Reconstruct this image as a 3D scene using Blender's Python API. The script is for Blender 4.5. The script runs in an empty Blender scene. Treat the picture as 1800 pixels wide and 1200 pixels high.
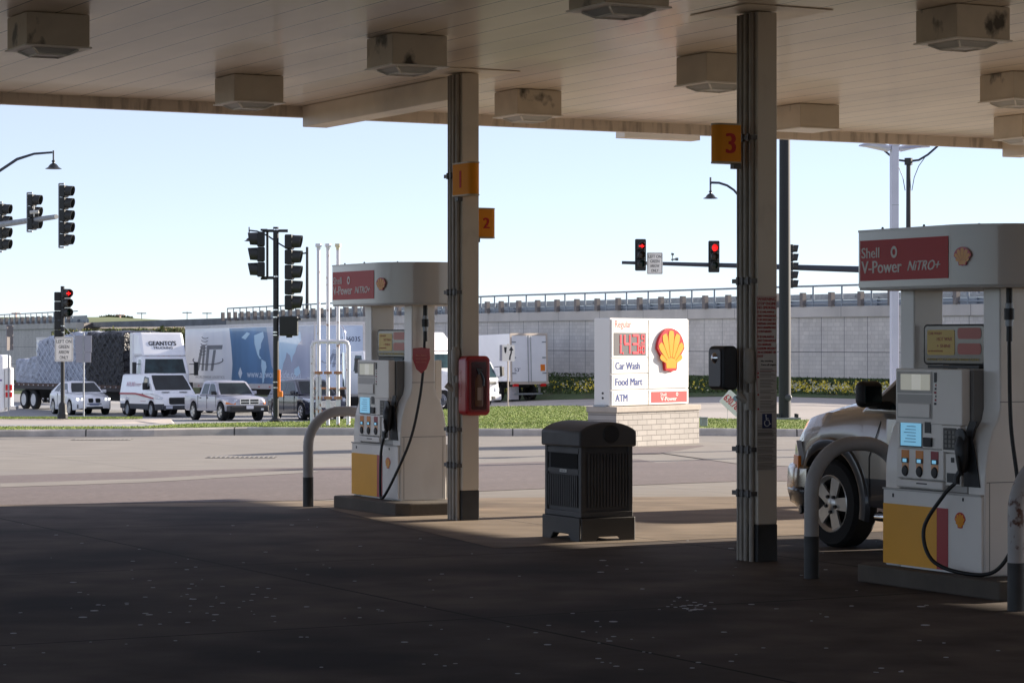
import bpy, bmesh, math, random
import numpy as np
from mathutils import Vector, Matrix
random.seed(7); np.random.seed(7)
R = math.radians
C = bpy.context.scene.collection
F = 4500.0                      # focal length in pixels of the 1800 px wide photograph
EYE = 2.0
AX = R(28.1)                    # bearing of the station's axes
# ---------------------------------------------------------------- camera, light, exposure
cd = bpy.data.cameras.new('camera'); cam = bpy.data.objects.new('camera', cd); C.objects.link(cam)
cam.location = (0, 0, EYE); cam.rotation_euler = (R(90), 0, 0)
cd.sensor_width = 36; cd.lens = 90; cd.clip_start = .1; cd.clip_end = 6000
bpy.context.scene.camera = cam
SUN_EL, SUN_AZ = R(18.0), R(28.1)          # azimuth measured from +X towards +Y
w = bpy.data.worlds.new('World'); bpy.context.scene.world = w; w.use_nodes = True
nt = w.node_tree; bg = nt.nodes['Background']
sky = nt.nodes.new('ShaderNodeTexSky'); sky.sky_type = 'NISHITA'; sky.sun_disc = False
sky.sun_elevation = SUN_EL; sky.sun_rotation = R(90) - SUN_AZ
sky.air_density = .5; sky.dust_density = 0; sky.ozone_density = 1.2
hz = nt.nodes.new('ShaderNodeMix'); hz.data_type = 'RGBA'; hz.inputs[0].default_value = .5      # thin even haze over the whole sky
nt.links.new(sky.outputs[0], hz.inputs[6]); hz.inputs[7].default_value = (4.15, 4.1, 4.85, 1)
nt.links.new(hz.outputs[2], bg.inputs[0]); bg.inputs[1].default_value = .085
sl = bpy.data.lights.new('sun', 'SUN'); sl.energy = 5; sl.angle = R(.55); sl.color = (1, .88, .74)
so = bpy.data.objects.new('sun', sl); C.objects.link(so)
sd = Vector((math.cos(SUN_AZ)*math.cos(SUN_EL), math.sin(SUN_AZ)*math.cos(SUN_EL), math.sin(SUN_EL)))
so.rotation_euler = sd.to_track_quat('Z', 'Y').to_euler(); so.location = (40, 20, 30)
vs = bpy.context.scene.view_settings
vs.view_transform = 'Standard'; vs.look = 'None'; vs.gamma = 1; vs.exposure = 1.28

# ---------------------------------------------------------------- materials
def lin(c):
    return tuple(((x/255)/12.92 if x/255 <= .04045 else ((x/255+.055)/1.055)**2.4) for x in c)
MATS = {}
def mat(name, base, rough=.6, metal=0, n=None, bump=None, coat=0, emit=None, spec=None, n2=None, streak=None, trans=0, speck=None, world=False):
    """n=(scale,amount[,stretch xyz]) colour variation; n2=(scale,amount,colour,threshold) stains; bump=(scale,strength)"""
    if name in MATS: return MATS[name]
    m = bpy.data.materials.new(name); m.use_nodes = True; t = m.node_tree; b = t.nodes['Principled BSDF']
    b.inputs['Base Color'].default_value = (*base, 1); b.inputs['Roughness'].default_value = rough
    b.inputs['Metallic'].default_value = metal; b.inputs['Coat Weight'].default_value = coat
    b.inputs['Coat Roughness'].default_value = .05
    if trans: b.inputs['Transmission Weight'].default_value = trans
    if spec is not None: b.inputs['Specular IOR Level'].default_value = spec
    tc = t.nodes.new('ShaderNodeTexCoord'); col = None; gm = t.nodes.new('ShaderNodeNewGeometry') if world else None
    def noise(scale, detail=5, stretch=(1, 1, 1), rot=0):
        mp = t.nodes.new('ShaderNodeMapping'); mp.inputs['Scale'].default_value = stretch; mp.inputs['Rotation'].default_value = (0, 0, rot)
        nn = t.nodes.new('ShaderNodeTexNoise'); nn.inputs['Scale'].default_value = scale; nn.inputs['Detail'].default_value = detail
        t.links.new(gm.outputs['Position'] if world else tc.outputs['Object'], mp.inputs[0]); t.links.new(mp.outputs[0], nn.inputs[0]); return nn.outputs[0]
    def mix(a, bcol, fac, mode='MIX'):
        x = t.nodes.new('ShaderNodeMix'); x.data_type = 'RGBA'; x.blend_type = mode
        if isinstance(fac, (int, float)): x.inputs[0].default_value = fac
        else: t.links.new(fac, x.inputs[0])
        for s, v in ((x.inputs[6], a), (x.inputs[7], bcol)):
            if isinstance(v, tuple): s.default_value = (*v, 1) if len(v) == 3 else v
            else: t.links.new(v, s)
        return x.outputs[2]
    def ramp(src, lo, hi):
        r = t.nodes.new('ShaderNodeMapRange'); r.inputs[1].default_value = lo; r.inputs[2].default_value = hi
        t.links.new(src, r.inputs[0]); return r.outputs[0]
    if n:
        a = n[1]; st = n[2] if len(n) > 2 else (1, 1, 1)
        col = mix(tuple(max(0, x*(1-a)) for x in base), tuple(min(1, x*(1+a)) for x in base), ramp(noise(n[0], 6, st), .3, .7))
        col = mix(col, tuple(min(1, x*(1-a*.7)) for x in base), ramp(noise(n[0]*.13, 4), .45, .8))
    if n2:
        col = mix(col if col is not None else base, n2[2], ramp(noise(n2[0], 6, n2[4] if len(n2) > 4 else (1, 1, 1)), n2[3], n2[3]+n2[1]))
    if speck:      # small light or dark spots: (scale, radius, colour)
        v = t.nodes.new('ShaderNodeTexVoronoi'); v.inputs['Scale'].default_value = speck[0]
        t.links.new(tc.outputs['Object'], v.inputs[0])
        sp = ramp(v.outputs['Distance'], speck[1], speck[1]*.6)
        gate = ramp(noise(speck[0]*.35, 2), .5, .56)
        mm = t.nodes.new('ShaderNodeMath'); mm.operation = 'MULTIPLY'; t.links.new(sp, mm.inputs[0]); t.links.new(gate, mm.inputs[1])
        col = mix(col if col is not None else base, speck[2], mm.outputs[0])
    if col is not None: t.links.new(col, b.inputs['Base Color'])
    if bump:
        bp = t.nodes.new('ShaderNodeBump'); bp.inputs['Strength'].default_value = bump[1]; bp.inputs['Distance'].default_value = bump[2] if len(bump) > 2 else .01
        t.links.new(noise(bump[0], 8), bp.inputs['Height']); t.links.new(bp.outputs[0], b.inputs['Normal'])
    if emit: b.inputs['Emission Color'].default_value = (*emit[0], 1); b.inputs['Emission Strength'].default_value = emit[1]
    m['_c'] = 1; MATS[name] = m; return m

def line_layer(m, vec_axis, period, width, dark, rot=0, offset=0, obj=True):
    """adds thin straight joints, every `period` metres along one axis of the object's own coordinates"""
    t = m.node_tree; b = t.nodes['Principled BSDF']; tc = t.nodes.new('ShaderNodeTexCoord')
    mp = t.nodes.new('ShaderNodeMapping'); mp.inputs['Rotation'].default_value = (0, 0, rot)
    t.links.new(tc.outputs['Object' if obj else 'UV'], mp.inputs[0])
    sx = t.nodes.new('ShaderNodeSeparateXYZ'); t.links.new(mp.outputs[0], sx.inputs[0])
    def M(op, a, bb=None):
        x = t.nodes.new('ShaderNodeMath'); x.operation = op
        for i, v in enumerate((a, bb)):
            if v is None: continue
            if isinstance(v, (int, float)): x.inputs[i].default_value = v
            else: t.links.new(v, x.inputs[i])
        return x.outputs[0]
    f = M('FRACT', M('DIVIDE', M('ADD', sx.outputs[vec_axis], offset+1000*period), period))
    lm = M('LESS_THAN', f, width/period)
    mx = t.nodes.new('ShaderNodeMix'); mx.data_type = 'RGBA'; t.links.new(lm, mx.inputs[0])
    bc = b.inputs['Base Color']
    if bc.is_linked: t.links.new(bc.links[0].from_socket, mx.inputs[6])
    else: mx.inputs[6].default_value = bc.default_value
    mx.inputs[7].default_value = (*dark, 1); t.links.new(mx.outputs[2], bc)
    return m
def clone(m, name): c = m.copy(); c.name = name; MATS[name] = c; return c

def plain(name, rgb, rough=.5, metal=0, coat=0, emit=None, n=None, bump=None, **k):
    return mat(name, lin(rgb), rough, metal, n=n, bump=bump, coat=coat, emit=emit, **k)
WHITEP = plain('white_paint', (226, 224, 220), .42, n=(1.5, .06), n2=(.9, .3, lin((190, 184, 172)), .55))
CARW = plain('car_white', (242, 243, 245), .25, coat=.7, n=(3, .03))
TRUCKW = plain('truck_white', (240, 241, 244), .35, coat=.3, n=(1.2, .05), n2=(.7, .3, lin((222, 220, 216)), .6))
BLACK = plain('black_paint', (30, 32, 34), .45, n=(5, .2))
BLACKG = plain('signal_black', (24, 27, 27), .5, n=(5, .2))
RUBBER = plain('rubber', (22, 22, 23), .8, n=(20, .25), bump=(60, .3))
PLASTIC = plain('black_plastic', (36, 36, 38), .55, n=(10, .2))
GLASS = mat('dark_glass', (.012, .018, .02), .05, spec=.45, n=(1.3, .8))
GLASS2 = mat('teal_glass', (.02, .045, .05), .06, spec=.5, n=(1.1, .8))
CHROME = mat('chrome', (.75, .75, .76), .12, 1)
ALLOY = mat('alloy', (.62, .60, .56), .3, .65, n=(8, .1))
STEEL = mat('galvanised', (.32, .34, .36), .5, .6, n=(6, .15))
RED = plain('sign_red', (196, 30, 36), .35, coat=.2)
AMBER = plain('amber', (240, 130, 30), .3)
LAMPRED = plain('tail_red', (190, 20, 25), .3, emit=(lin((230, 20, 20)), .02))

# ---------------------------------------------------------------- mesh helpers
def rotz(a): return Matrix.Rotation(a, 4, 'Z')
class MB:
    def __init__(s): s.v = []; s.f = []; s.mi = []; s.m = 0
    def add(s, vs_, fs):
        k = len(s.v); s.v += [tuple(p) for p in vs_]; s.f += [tuple(i+k for i in f) for f in fs]; s.mi += [s.m]*len(fs); return s
    def box(s, x0, x1, y0, y1, z0, z1):
        return s.add([(x0,y0,z0),(x1,y0,z0),(x1,y1,z0),(x0,y1,z0),(x0,y0,z1),(x1,y0,z1),(x1,y1,z1),(x0,y1,z1)],
                     [(0,3,2,1),(4,5,6,7),(0,1,5,4),(1,2,6,5),(2,3,7,6),(3,0,4,7)])
    def hexa(s, b, t):       # bottom quad (ccw from above), top quad
        return s.add(list(b)+list(t), [(0,3,2,1),(4,5,6,7),(0,1,5,4),(1,2,6,5),(2,3,7,6),(3,0,4,7)])
    def tube(s, path, r, n=10, caps=True):
        P = [Vector(p) for p in path]; rings = []; prev = None
        rr = r if isinstance(r, (list, tuple)) else [r]*len(P)
        for i, p in enumerate(P):
            d = (P[min(i+1, len(P)-1)] - P[max(i-1, 0)]).normalized()
            if prev is None: a = d.orthogonal().normalized()
            else:
                a = prev - d*prev.dot(d); a = a.normalized() if a.length > 1e-6 else d.orthogonal().normalized()
            prev = a; b = d.cross(a)
            rings.append([p + (a*math.cos(2*math.pi*k/n) + b*math.sin(2*math.pi*k/n))*rr[i] for k in range(n)])
        vs_ = [q for rg in rings for q in rg]; fs = []
        for i in range(len(P)-1):
            for k in range(n): fs.append((i*n+k, i*n+(k+1) % n, (i+1)*n+(k+1) % n, (i+1)*n+k))
        if caps: fs.append(tuple(range(n-1, -1, -1))); fs.append(tuple((len(P)-1)*n+k for k in range(n)))
        return s.add(vs_, fs)
    def lathe(s, prof, c=(0, 0, 0), axis='Z', n=24, closed=False):
        """prof: list of (radius, height)"""
        vs_ = []; fs = []
        for r, h in prof:
            for k in range(n):
                a = 2*math.pi*k/n; x, y = r*math.cos(a), r*math.sin(a)
                p = {'Z': (x, y, h), 'Y': (x, h, -y), 'X': (h, x, y)}[axis]
                vs_.append((p[0]+c[0], p[1]+c[1], p[2]+c[2]))
        m = len(prof)
        for i in range(m if closed else m-1):
            j = (i+1) % m
            for k in range(n): fs.append((i*n+k, i*n+(k+1) % n, j*n+(k+1) % n, j*n+k))
        if not closed:
            if prof[0][0] > 1e-5: fs.append(tuple(range(n-1, -1, -1)))
            if prof[-1][0] > 1e-5: fs.append(tuple((m-1)*n+k for k in range(n)))
        return s.add(vs_, fs)
    def prism(s, poly, d0, d1, plane='XZ'):
        """poly in a plane, extruded from d0 to d1 along the third axis"""
        def P(a, b, d): return {'XZ': (a, d, b), 'YZ': (d, a, b), 'XY': (a, b, d)}[plane]
        n = len(poly)
        return s.add([P(a, b, d0) for a, b in poly]+[P(a, b, d1) for a, b in poly],
                     [tuple(range(n-1, -1, -1)), tuple(range(n, 2*n))]+[(i, (i+1) % n, n+(i+1) % n, n+i) for i in range(n)])
    def xf(s, M, k0=0):
        for i in range(k0, len(s.v)): s.v[i] = tuple(M @ Vector(s.v[i]))
        return s
    def build(s, name, m, parent=None, smooth=False, bevel=0, loc=None, rz=None, seg=2):
        me = bpy.data.meshes.new(name); me.from_pydata(s.v, [], s.f)
        for x in (m if isinstance(m, (list, tuple)) else [m]): me.materials.append(x)
        if any(s.mi): me.polygons.foreach_set('material_index', s.mi)
        bm = bmesh.new(); bm.from_mesh(me); bmesh.ops.recalc_face_normals(bm, faces=bm.faces)
        bm.to_mesh(me); bm.free()
        if smooth:
            me.polygons.foreach_set('use_smooth', [True]*len(me.polygons)); me.set_sharp_from_angle(angle=R(38 if smooth is True else smooth))
        o = bpy.data.objects.new(name, me); C.objects.link(o)
        if parent: o.parent = parent
        if loc: o.location = loc
        if rz is not None: o.rotation_euler = (0, 0, rz)
        if bevel:
            bv = o.modifiers.new('bevel', 'BEVEL'); bv.width = bevel; bv.segments = seg; bv.limit_method = 'ANGLE'; bv.angle_limit = R(35)
            bv.harden_normals = False
        return o
def B(x0, x1, y0, y1, z0, z1): return MB().box(x0, x1, y0, y1, z0, z1)
def thing(name, label, cat, loc=(0, 0, 0), rz=0, group=None):
    o = bpy.data.objects.new(name, None); C.objects.link(o); o.empty_display_size = .2
    o.location = loc; o.rotation_euler = (0, 0, rz); o['label'] = label; o['category'] = cat
    if group: o['group'] = group
    return o
def tag(o, label, cat, group=None, kind=None):
    o['label'] = label; o['category'] = cat
    if group: o['group'] = group
    if kind: o['kind'] = kind
    return o
def struct(o): o['kind'] = 'structure'; return o
def copy_tree(root, loc, label, rz=None):
    def cp(o, par):
        c = o.copy(); C.objects.link(c); c.parent = par
        for ch in [x for x in o.children]: cp(ch, c)
        return c
    r = cp(root, None); r.location = loc; r['label'] = label
    if rz is not None: r.rotation_euler = (0, 0, rz)
    return r
def S(v, u, z=0):            # station coordinates -> world
    c, s_ = math.cos(AX), math.sin(AX); return Vector((v*c-u*s_, v*s_+u*c, z))
def P(px, py, Y): return Vector(((px-900)/F*Y, Y, EYE-(py-600)/F*Y))
def arc(cx, cz, r, a0, a1, n=12): return [(cx+r*math.cos(R(a0+(a1-a0)*i/n)), cz+r*math.sin(R(a0+(a1-a0)*i/n))) for i in range(n+1)]
def rrect(x0, x1, z0, z1, r, n=5):
    return arc(x1-r, z0+r, r, -90, 0, n)+arc(x1-r, z1-r, r, 0, 90, n)+arc(x0+r, z1-r, r, 90, 180, n)+arc(x0+r, z0+r, r, 180, 270, n)
def frame(o, x, y):          # matrix: local x->x dir, y->y dir, z->normal
    x = Vector(x).normalized(); y = Vector(y).normalized(); z = x.cross(y)
    M = Matrix((x, y, z)).transposed().to_4x4(); M.translation = Vector(o); return M
def text(name, body, m, parent, o, x, y, width=None, height=None, align='LEFT', depth=.002, shear=0, bold=0):
    cu = bpy.data.curves.new(name, 'FONT'); cu.body = body; cu.extrude = depth/2; cu.shear = shear
    cu.size = 1; cu.space_line = .85; cu.resolution_u = 3
    if align == 'CENTER': cu.align_x = 'CENTER'
    t = bpy.data.objects.new('tmp', cu); C.objects.link(t); bpy.context.view_layer.update()
    me = bpy.data.meshes.new_from_object(t.evaluated_get(bpy.context.evaluated_depsgraph_get()))
    bpy.data.objects.remove(t); bpy.data.curves.remove(cu)
    n = len(me.vertices); co = np.empty(n*3); me.vertices.foreach_get('co', co); co = co.reshape(n, 3)
    bo = bold*.9
    mn = co.min(0); mx = co.max(0); wd, hg = mx[0]-mn[0], mx[1]-mn[1]
    if width is None: sy = height/hg; sx = sy
    elif height is None: sx = width/wd; sy = sx
    else: sx = width/wd; sy = height/hg
    co[:, 0] = (co[:, 0]-((mn[0]+mx[0])/2 if align == 'CENTER' else mn[0]))*sx; co[:, 1] = (co[:, 1]-mn[1])*sy
    M = np.array(frame(o, x, y)); co = co@M[:3, :3].T+M[:3, 3]
    me.vertices.foreach_set('co', co.ravel()); me.materials.clear(); me.materials.append(m)
    if bo:      # heavier strokes: the same letters laid twice more, a hair to each side
        bm = bmesh.new(); bm.from_mesh(me); geo = list(bm.verts)+list(bm.edges)+list(bm.faces); X_, N_ = Vector(M[:3, 0]), Vector(M[:3, 2]); s_ = (sx+sy)/2*1.2
        for k, dz in ((-1, .0004), (1, .0008)):
            nv = [e for e in bmesh.ops.duplicate(bm, geom=geo)['geom'] if isinstance(e, bmesh.types.BMVert)]
            for v_ in nv: v_.co += X_*(k*bo*s_)+N_*dz
        bm.to_mesh(me); bm.free()
    ob = bpy.data.objects.new(name, me); C.objects.link(ob); ob.parent = parent; me.name = name
    return ob
def flat(name, poly, m, parent, o, x, y, depth=.003):      # flat shape with thickness, poly in local x,y of a frame
    b = MB().prism(poly, 0, depth, 'XY'); b.xf(frame(o, x, y)); return b.build(name, m, parent)
PECR = plain('emblem_red', (196, 14, 24), .3, coat=.3); PECY = plain('emblem_yellow', (240, 158, 4), .3, coat=.3)
def pecten(name, parent, o, x, y, size, depth=.004):
    """scallop emblem: red outline with yellow ribs; o = bottom centre"""
    out = [(-.21, 0), (-.24, .05), (-.27, .25), (-.42, .38)]
    for a in range(-84, 85, 6):
        rr = .70+.012*abs(math.cos(R(a*5.5)))
        out.append((.54*math.sin(R(a))*1.0, .46+.54*math.cos(R(a))*1.0 if abs(a) < 85 else .46))
    out += [(.42, .38), (.27, .25), (.24, .05), (.21, 0), (.08, 0), (0, -.03), (-.08, 0)]
    M = frame(o, x, y)
    b = MB().prism([(a*size, c*size) for a, c in out], 0, depth, 'XY').xf(M); e = b.build(name, PECR, parent, bevel=depth*.25 if depth > .02 else 0)
    g = MB()
    edges = [-78, -60, -43, -27, -12, 12, 27, 43, 60, 78]
    edges = [-80, -57, -37, -18, -.001, 18, 37, 57, 80]
    edges = [-82, -58, -35, -12, 12, 35, 58, 82]
    def rad(a):   # distance from the focus (0,.10) to just inside the outline
        fx, fz = 0, .10
        dx, dz = math.sin(R(a)), math.cos(R(a)); cz = .46-fz; Rr = .475
        bq = dz*cz; return bq+math.sqrt(max(0, bq*bq-cz*cz+Rr*Rr))
    for i in range(7):
        a0, a1 = (-70+i*20), (-70+(i+1)*20)
        am = (a0+a1)/2; rm = rad(am)*.985; r0 = rm*.93
        pts = [(.13, a0+1.5+ (6 if 1 else 0)*0)]
        k = .9 if abs(am) > 45 else 1
        P_ = [(.22, a0+1.6), (r0*.8*k, a0+.9), (r0*.95*k, a0+1.5), (rm*k, am-5.5), (rm*k*1.01, am), (rm*k, am+5.5), (r0*.95*k, a1-1.5), (r0*.8*k, a1-.9), (.22, a1-1.6)]
        g.prism([(rr*math.sin(R(a))*size, (.10+rr*math.cos(R(a)))*size) for rr, a in P_], depth*.98, depth*1.12+.001, 'XY')
    g.prism([(a*size, c*size) for a, c in [(-.185, .06), (.185, .06), (.2, .18), (.16, .27), (0, .31), (-.16, .27), (-.2, .18)]], depth*.98, depth*1.1+.001, 'XY')
    g.xf(M).build('yellow_ribs', PECY, e)
    return e
def scatter(name, pts, m, size, nrm_up=.3, aspect=1.6, mat_idx=None):
    """one mesh of many small leaf-like triangles at pts (n,3)"""
    n = len(pts); pts = np.asarray(pts)
    d = np.random.normal(size=(n, 3)); d[:, 2] = np.abs(d[:, 2])*1+nrm_up; d /= np.linalg.norm(d, axis=1)[:, None]
    e = np.cross(d, np.random.normal(size=(n, 3))); e /= np.linalg.norm(e, axis=1)[:, None]
    s_ = (np.random.uniform(.6, 1.3, n)*size)[:, None]
    co = np.empty((n, 3, 3)); co[:, 0] = pts-e*s_*.5; co[:, 1] = pts+e*s_*.5; co[:, 2] = pts+d*s_*aspect
    me = bpy.data.meshes.new(name); me.vertices.add(3*n); me.vertices.foreach_set('co', co.ravel())
    me.loops.add(3*n); me.loops.foreach_set('vertex_index', np.arange(3*n, dtype=np.int32))
    me.polygons.add(n); me.polygons.foreach_set('loop_start', np.arange(0, 3*n, 3, dtype=np.int32)); me.polygons.foreach_set('loop_total', np.full(n, 3, dtype=np.int32))
    for x in (m if isinstance(m, list) else [m]): me.materials.append(x)
    if isinstance(m, list): me.polygons.foreach_set('material_index', np.random.randint(0, len(m), n).astype(np.int32))
    me.update(); o = bpy.data.objects.new(name, me); C.objects.link(o); return o

# ---------------------------------------------------------------- terrain
def prof(tab, Y): return float(np.interp(Y, [a for a, _ in tab], [b for _, b in tab]))
TL = [(56, 0), (106, -1.33), (128, -1.66), (200, -1.8), (400, -1.9)]
TM = [(56, 0), (118, -1.1), (150, -1.4), (400, -1.6)]
TR = [(56, 0), (84, -.55), (130, -.6), (400, -1.2)]
def h(X, Y):
    if Y <= 56: return 0.
    px = 900+F*X/Y
    if px <= 640: return prof(TL, Y)
    if px <= 900: k = (px-640)/260; return prof(TL, Y)*(1-k)+prof(TM, Y)*k
    k = min(1, (px-900)/450); return prof(TM, Y)*(1-k)+prof(TR, Y)*k
def sheet(name, near, far, m, dz, nx=40, ny=14, use_h=True, pts_px=True, z=None, skirt=0):
    """ground sheet between two curves given as [(px, Y), ...]"""
    xs = np.linspace(near[0][0], near[-1][0], nx); b = MB(); V = []
    for px in xs:
        y0 = np.interp(px, [a for a, _ in near], [c for _, c in near]); y1 = np.interp(px, [a for a, _ in far], [c for _, c in far])
        for j in range(ny):
            Y = y0+(y1-y0)*j/(ny-1); X = (px-900)/F*Y
            V.append((X, Y, (h(X, Y) if use_h else 0)+dz))
        if skirt: X = (px-900)/F*y1; V.append((X, y1+.05, V[-1][2]-skirt))
    k = ny+(1 if skirt else 0)
    b.add(V, [(i*k+j, (i+1)*k+j, (i+1)*k+j+1, i*k+j+1) for i in range(nx-1) for j in range(k-1)])
    return b.build(name, m, smooth=30)
g0 = MB(); gx = list(np.linspace(-60, 60, 61)); ys = [-60, -20, 0, 20, 40, 56, 62, 70, 78, 86, 94, 102, 110, 120, 130, 145, 160, 200, 260, 400]
gx = [-2500, -600, -200, -110]+gx+[110, 200, 600, 2500]; ys = [-400]+ys+[900, 2500, 5000]
g0.add([(x, y, h(x, y)-.05) for x in gx for y in ys], [(i*len(ys)+j, (i+1)*len(ys)+j, (i+1)*len(ys)+j+1, i*len(ys)+j+1) for i in range(len(gx)-1) for j in range(len(ys)-1)])
EARTH = mat('field_grass', (.075, .10, .03), .9, n=(.05, .3))
struct(g0.build('ground', EARTH, smooth=30))

CONC = mat('driveway_concrete', (.238, .218, .192), .82, n=(1.1, .16, (1, 3, 1)), n2=(.35, .25, (.22, .205, .19), .52, (.5, 2, 1)), bump=(40, .25, .004), speck=(2.2, .06, (.1, .09, .085)))
line_layer(CONC, 0, 4.6, .02, (.12, .11, .1), rot=-AX); line_layer(CONC, 1, 4.6, .02, (.12, .11, .1), rot=-AX)
ASPH = mat('worn_asphalt', (.155, .127, .122), .85, n=(9, .22), n2=(.3, .3, (.135, .112, .11), .5, (.4, 2, 1)), bump=(60, .5, .005), speck=(8, .12, (.3, .28, .27)))
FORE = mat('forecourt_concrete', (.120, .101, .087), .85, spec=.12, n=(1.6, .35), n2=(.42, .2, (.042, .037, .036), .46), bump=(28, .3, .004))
SUNC = mat('sunlit_concrete', (.245, .20, .155), .85, spec=.12, n=(1.3, .22, (1, 2, 1)), n2=(.5, .25, (.12, .098, .08), .52), bump=(28, .3, .004))  # lighter concrete: the sunlit patch's brightness is put into the colour
line_layer(SUNC, 0, 4.9, .022, (.05, .043, .038), rot=-AX, offset=1.3)
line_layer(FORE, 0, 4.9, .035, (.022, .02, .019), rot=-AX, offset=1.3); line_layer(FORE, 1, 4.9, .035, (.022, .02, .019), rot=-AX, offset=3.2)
struct(sheet('driveway', [(-9000, 18), (900, 18), (9000, 18)], [(-9000, 54.6), (9000, 54.6)], CONC, 0, nx=3, ny=3, use_h=False))
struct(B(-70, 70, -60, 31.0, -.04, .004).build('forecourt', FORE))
struct(sheet('forecourt_edge', [(-1500, 31.002), (3500, 31.002)], [(-1500, 31.01), (0, 31.2), (550, 32.1), (900, 32.8), (1300, 33), (3500, 34)], SUNC, .0045, nx=40, ny=2, use_h=False))
sunp_ = MB().add([tuple(q) for q in (S(11.5, 21.9, .0075), S(24.7, 21.9, .0075), Vector(((560-900)/F*31, 30.99, .0075)))], [(0, 1, 2)]); struct(sunp_.build('forecourt_sun_patch', SUNC))  # lighter-coloured patch laid where the sun reaches under the canopy
struct(sheet('asphalt_patch', [(-1500, 31.1), (0, 31.25), (550, 32.2), (850, 34.2), (1300, 36.6), (2400, 38)], [(-1500, 37), (0, 38.2), (300, 39.6), (530, 40.6), (850, 42.), (1120, 43.6), (1160, 42.), (1300, 44.6), (2400, 47)], ASPH, .005, nx=120, ny=3, use_h=False))
ASPH2 = clone(ASPH, 'dark_asphalt'); 
struct(sheet('asphalt_strip', [(1040, 47.2), (1300, 46.0), (2400, 46.)], [(1040, 49.2), (1300, 47.6), (2400, 47.5)], ASPH, .006, nx=20, ny=3, use_h=False))
# kerb: a real step along the far side of the driveway
KERB = [(-1500, 53.4), (-200, 53.4), (0, 53.6), (250, 54.2), (430, 55.3), (640, 54.8), (900, 54.2), (1225, 54.6), (1400, 54.0), (3400, 52)]
KC = mat('kerb_concrete', (.52, .48, .43), .85, n=(3, .2), n2=(.8, .2, (.26, .24, .22), .55), bump=(50, .4, .006))
kb = MB(); kp = [Vector(((px-900)/F*Y, Y, 0)) for px, Y in [(p, np.interp(p, [a for a, _ in KERB], [b for _, b in KERB])) for p in np.linspace(-1500, 3400, 120)]]
pr = [(0, -.05), (.02, .12), (.06, .15), (.20, .15), (.20, -.05)]
V = [(p.x, p.y+a, b) for p in kp for a, b in pr]; n = len(pr)
kb.add(V, [(i*n+j, (i+1)*n+j, (i+1)*n+(j+1) % n, i*n+(j+1) % n) for i in range(len(kp)-1) for j in range(n)])
line_layer(KC, 0, 3.0, .03, (.07, .065, .06))
tag(kb.build('kerb', KC), 'long grey concrete kerb between driveway and grass', 'kerb')
# lawn strip behind the kerb
BERM = [(-1500, 57), (0, 56.6), (250, 56.6), (330, 58.6), (560, 60.4), (640, 63), (760, 70), (860, 74), (1010, 75), (1150, 68), (1250, 62.5), (1400, 61.4), (3400, 60)]
TURF = mat('turf', (.17, .23, .03), .9, n=(1.5, .35), n2=(.9, .3, (.22, .23, .06), .5), bump=(40, .4, .01))
struct(sheet('lawn', [(p, y+.19) for p, y in KERB], BERM, TURF, .125, nx=160, ny=8, use_h=False, skirt=1.2))
gp = []
while len(gp) < 60000:
    px = random.uniform(-60, 1860); y0 = np.interp(px, [a for a, _ in KERB], [b for _, b in KERB])+.22; y1 = np.interp(px, [a for a, _ in BERM], [b for _, b in BERM])
    Y = random.uniform(y0, y1)
    if random.random() > (y1-y0)/20: continue
    gp.append(((px-900)/F*Y, Y, .12))
GR = [mat('grass_blade_%s' % c, col, .8) for c, col in (('green', (.15, .23, .03)), ('light', (.23, .30, .05)), ('fresh', (.19, .27, .04)), ('straw', (.28, .29, .09)), ('deep', (.12, .20, .02)))]
tag(scatter('grass', gp, GR, .022, .9, 1.4), 'short sunlit green grass on the strip behind the kerb', 'grass', kind='stuff')
# street, median
ST = mat('street_asphalt', (.29, .292, .295), .85, n=(.8, .15, (1, 2, 1)), n2=(.15, .3, (.25, .25, .25), .5), bump=(60, .3, .005))
SC = mat('street_concrete', (.40, .365, .33), .85, n=(.9, .12, (1, 3, 1)), n2=(.12, .3, (.31, .285, .26), .5), bump=(60, .3, .005))
struct(sheet('street', [(-1500, 60), (3400, 60)], [(-1500, 180), (560, 185), (780, 160), (900, 150), (3400, 118)], ST, 0, nx=60, ny=40))
struct(sheet('cross_road', [(780, 72), (860, 75.5), (1010, 76.5), (1150, 69), (1250, 64), (1400, 63), (3400, 62)], [(780, 130), (900, 146), (1150, 131), (1400, 119), (3400, 100)], SC, .012, nx=50, ny=40))
MED = mat('median_concrete', (.40, .355, .32), .85, n=(2, .12), bump=(40, .3, .004))
ped = MB()
def pad(px0, px1, Ya, Yb, z): return [((p-900)/F*Y, Y, z) for p, Y in ((px0, Ya), (px1, Ya), (px1, Yb), (px0, Yb))]
ped.hexa([(p[0], p[1], -1.6) for p in pad(-700, 330, 86, 97.5, 0)], [((-700-900)/F*87, 87, -.89), ((135-900)/F*88, 88, -.89), ((300-900)/F*97, 97, -.93), ((-700-900)/F*98, 98, -.93)])
struct(ped.build('median', MED, bevel=.03))
mg = [((px-900)/F*Y, Y, -.9) for px, Y in [(random.uniform(-40, 250), random.uniform(96, 98.2)) for _ in range(7000)]]
tag(scatter('median_grass', mg, GR, .035, .8, 1.3), 'thin line of grass along the far side of the concrete median', 'grass', kind='stuff')
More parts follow.
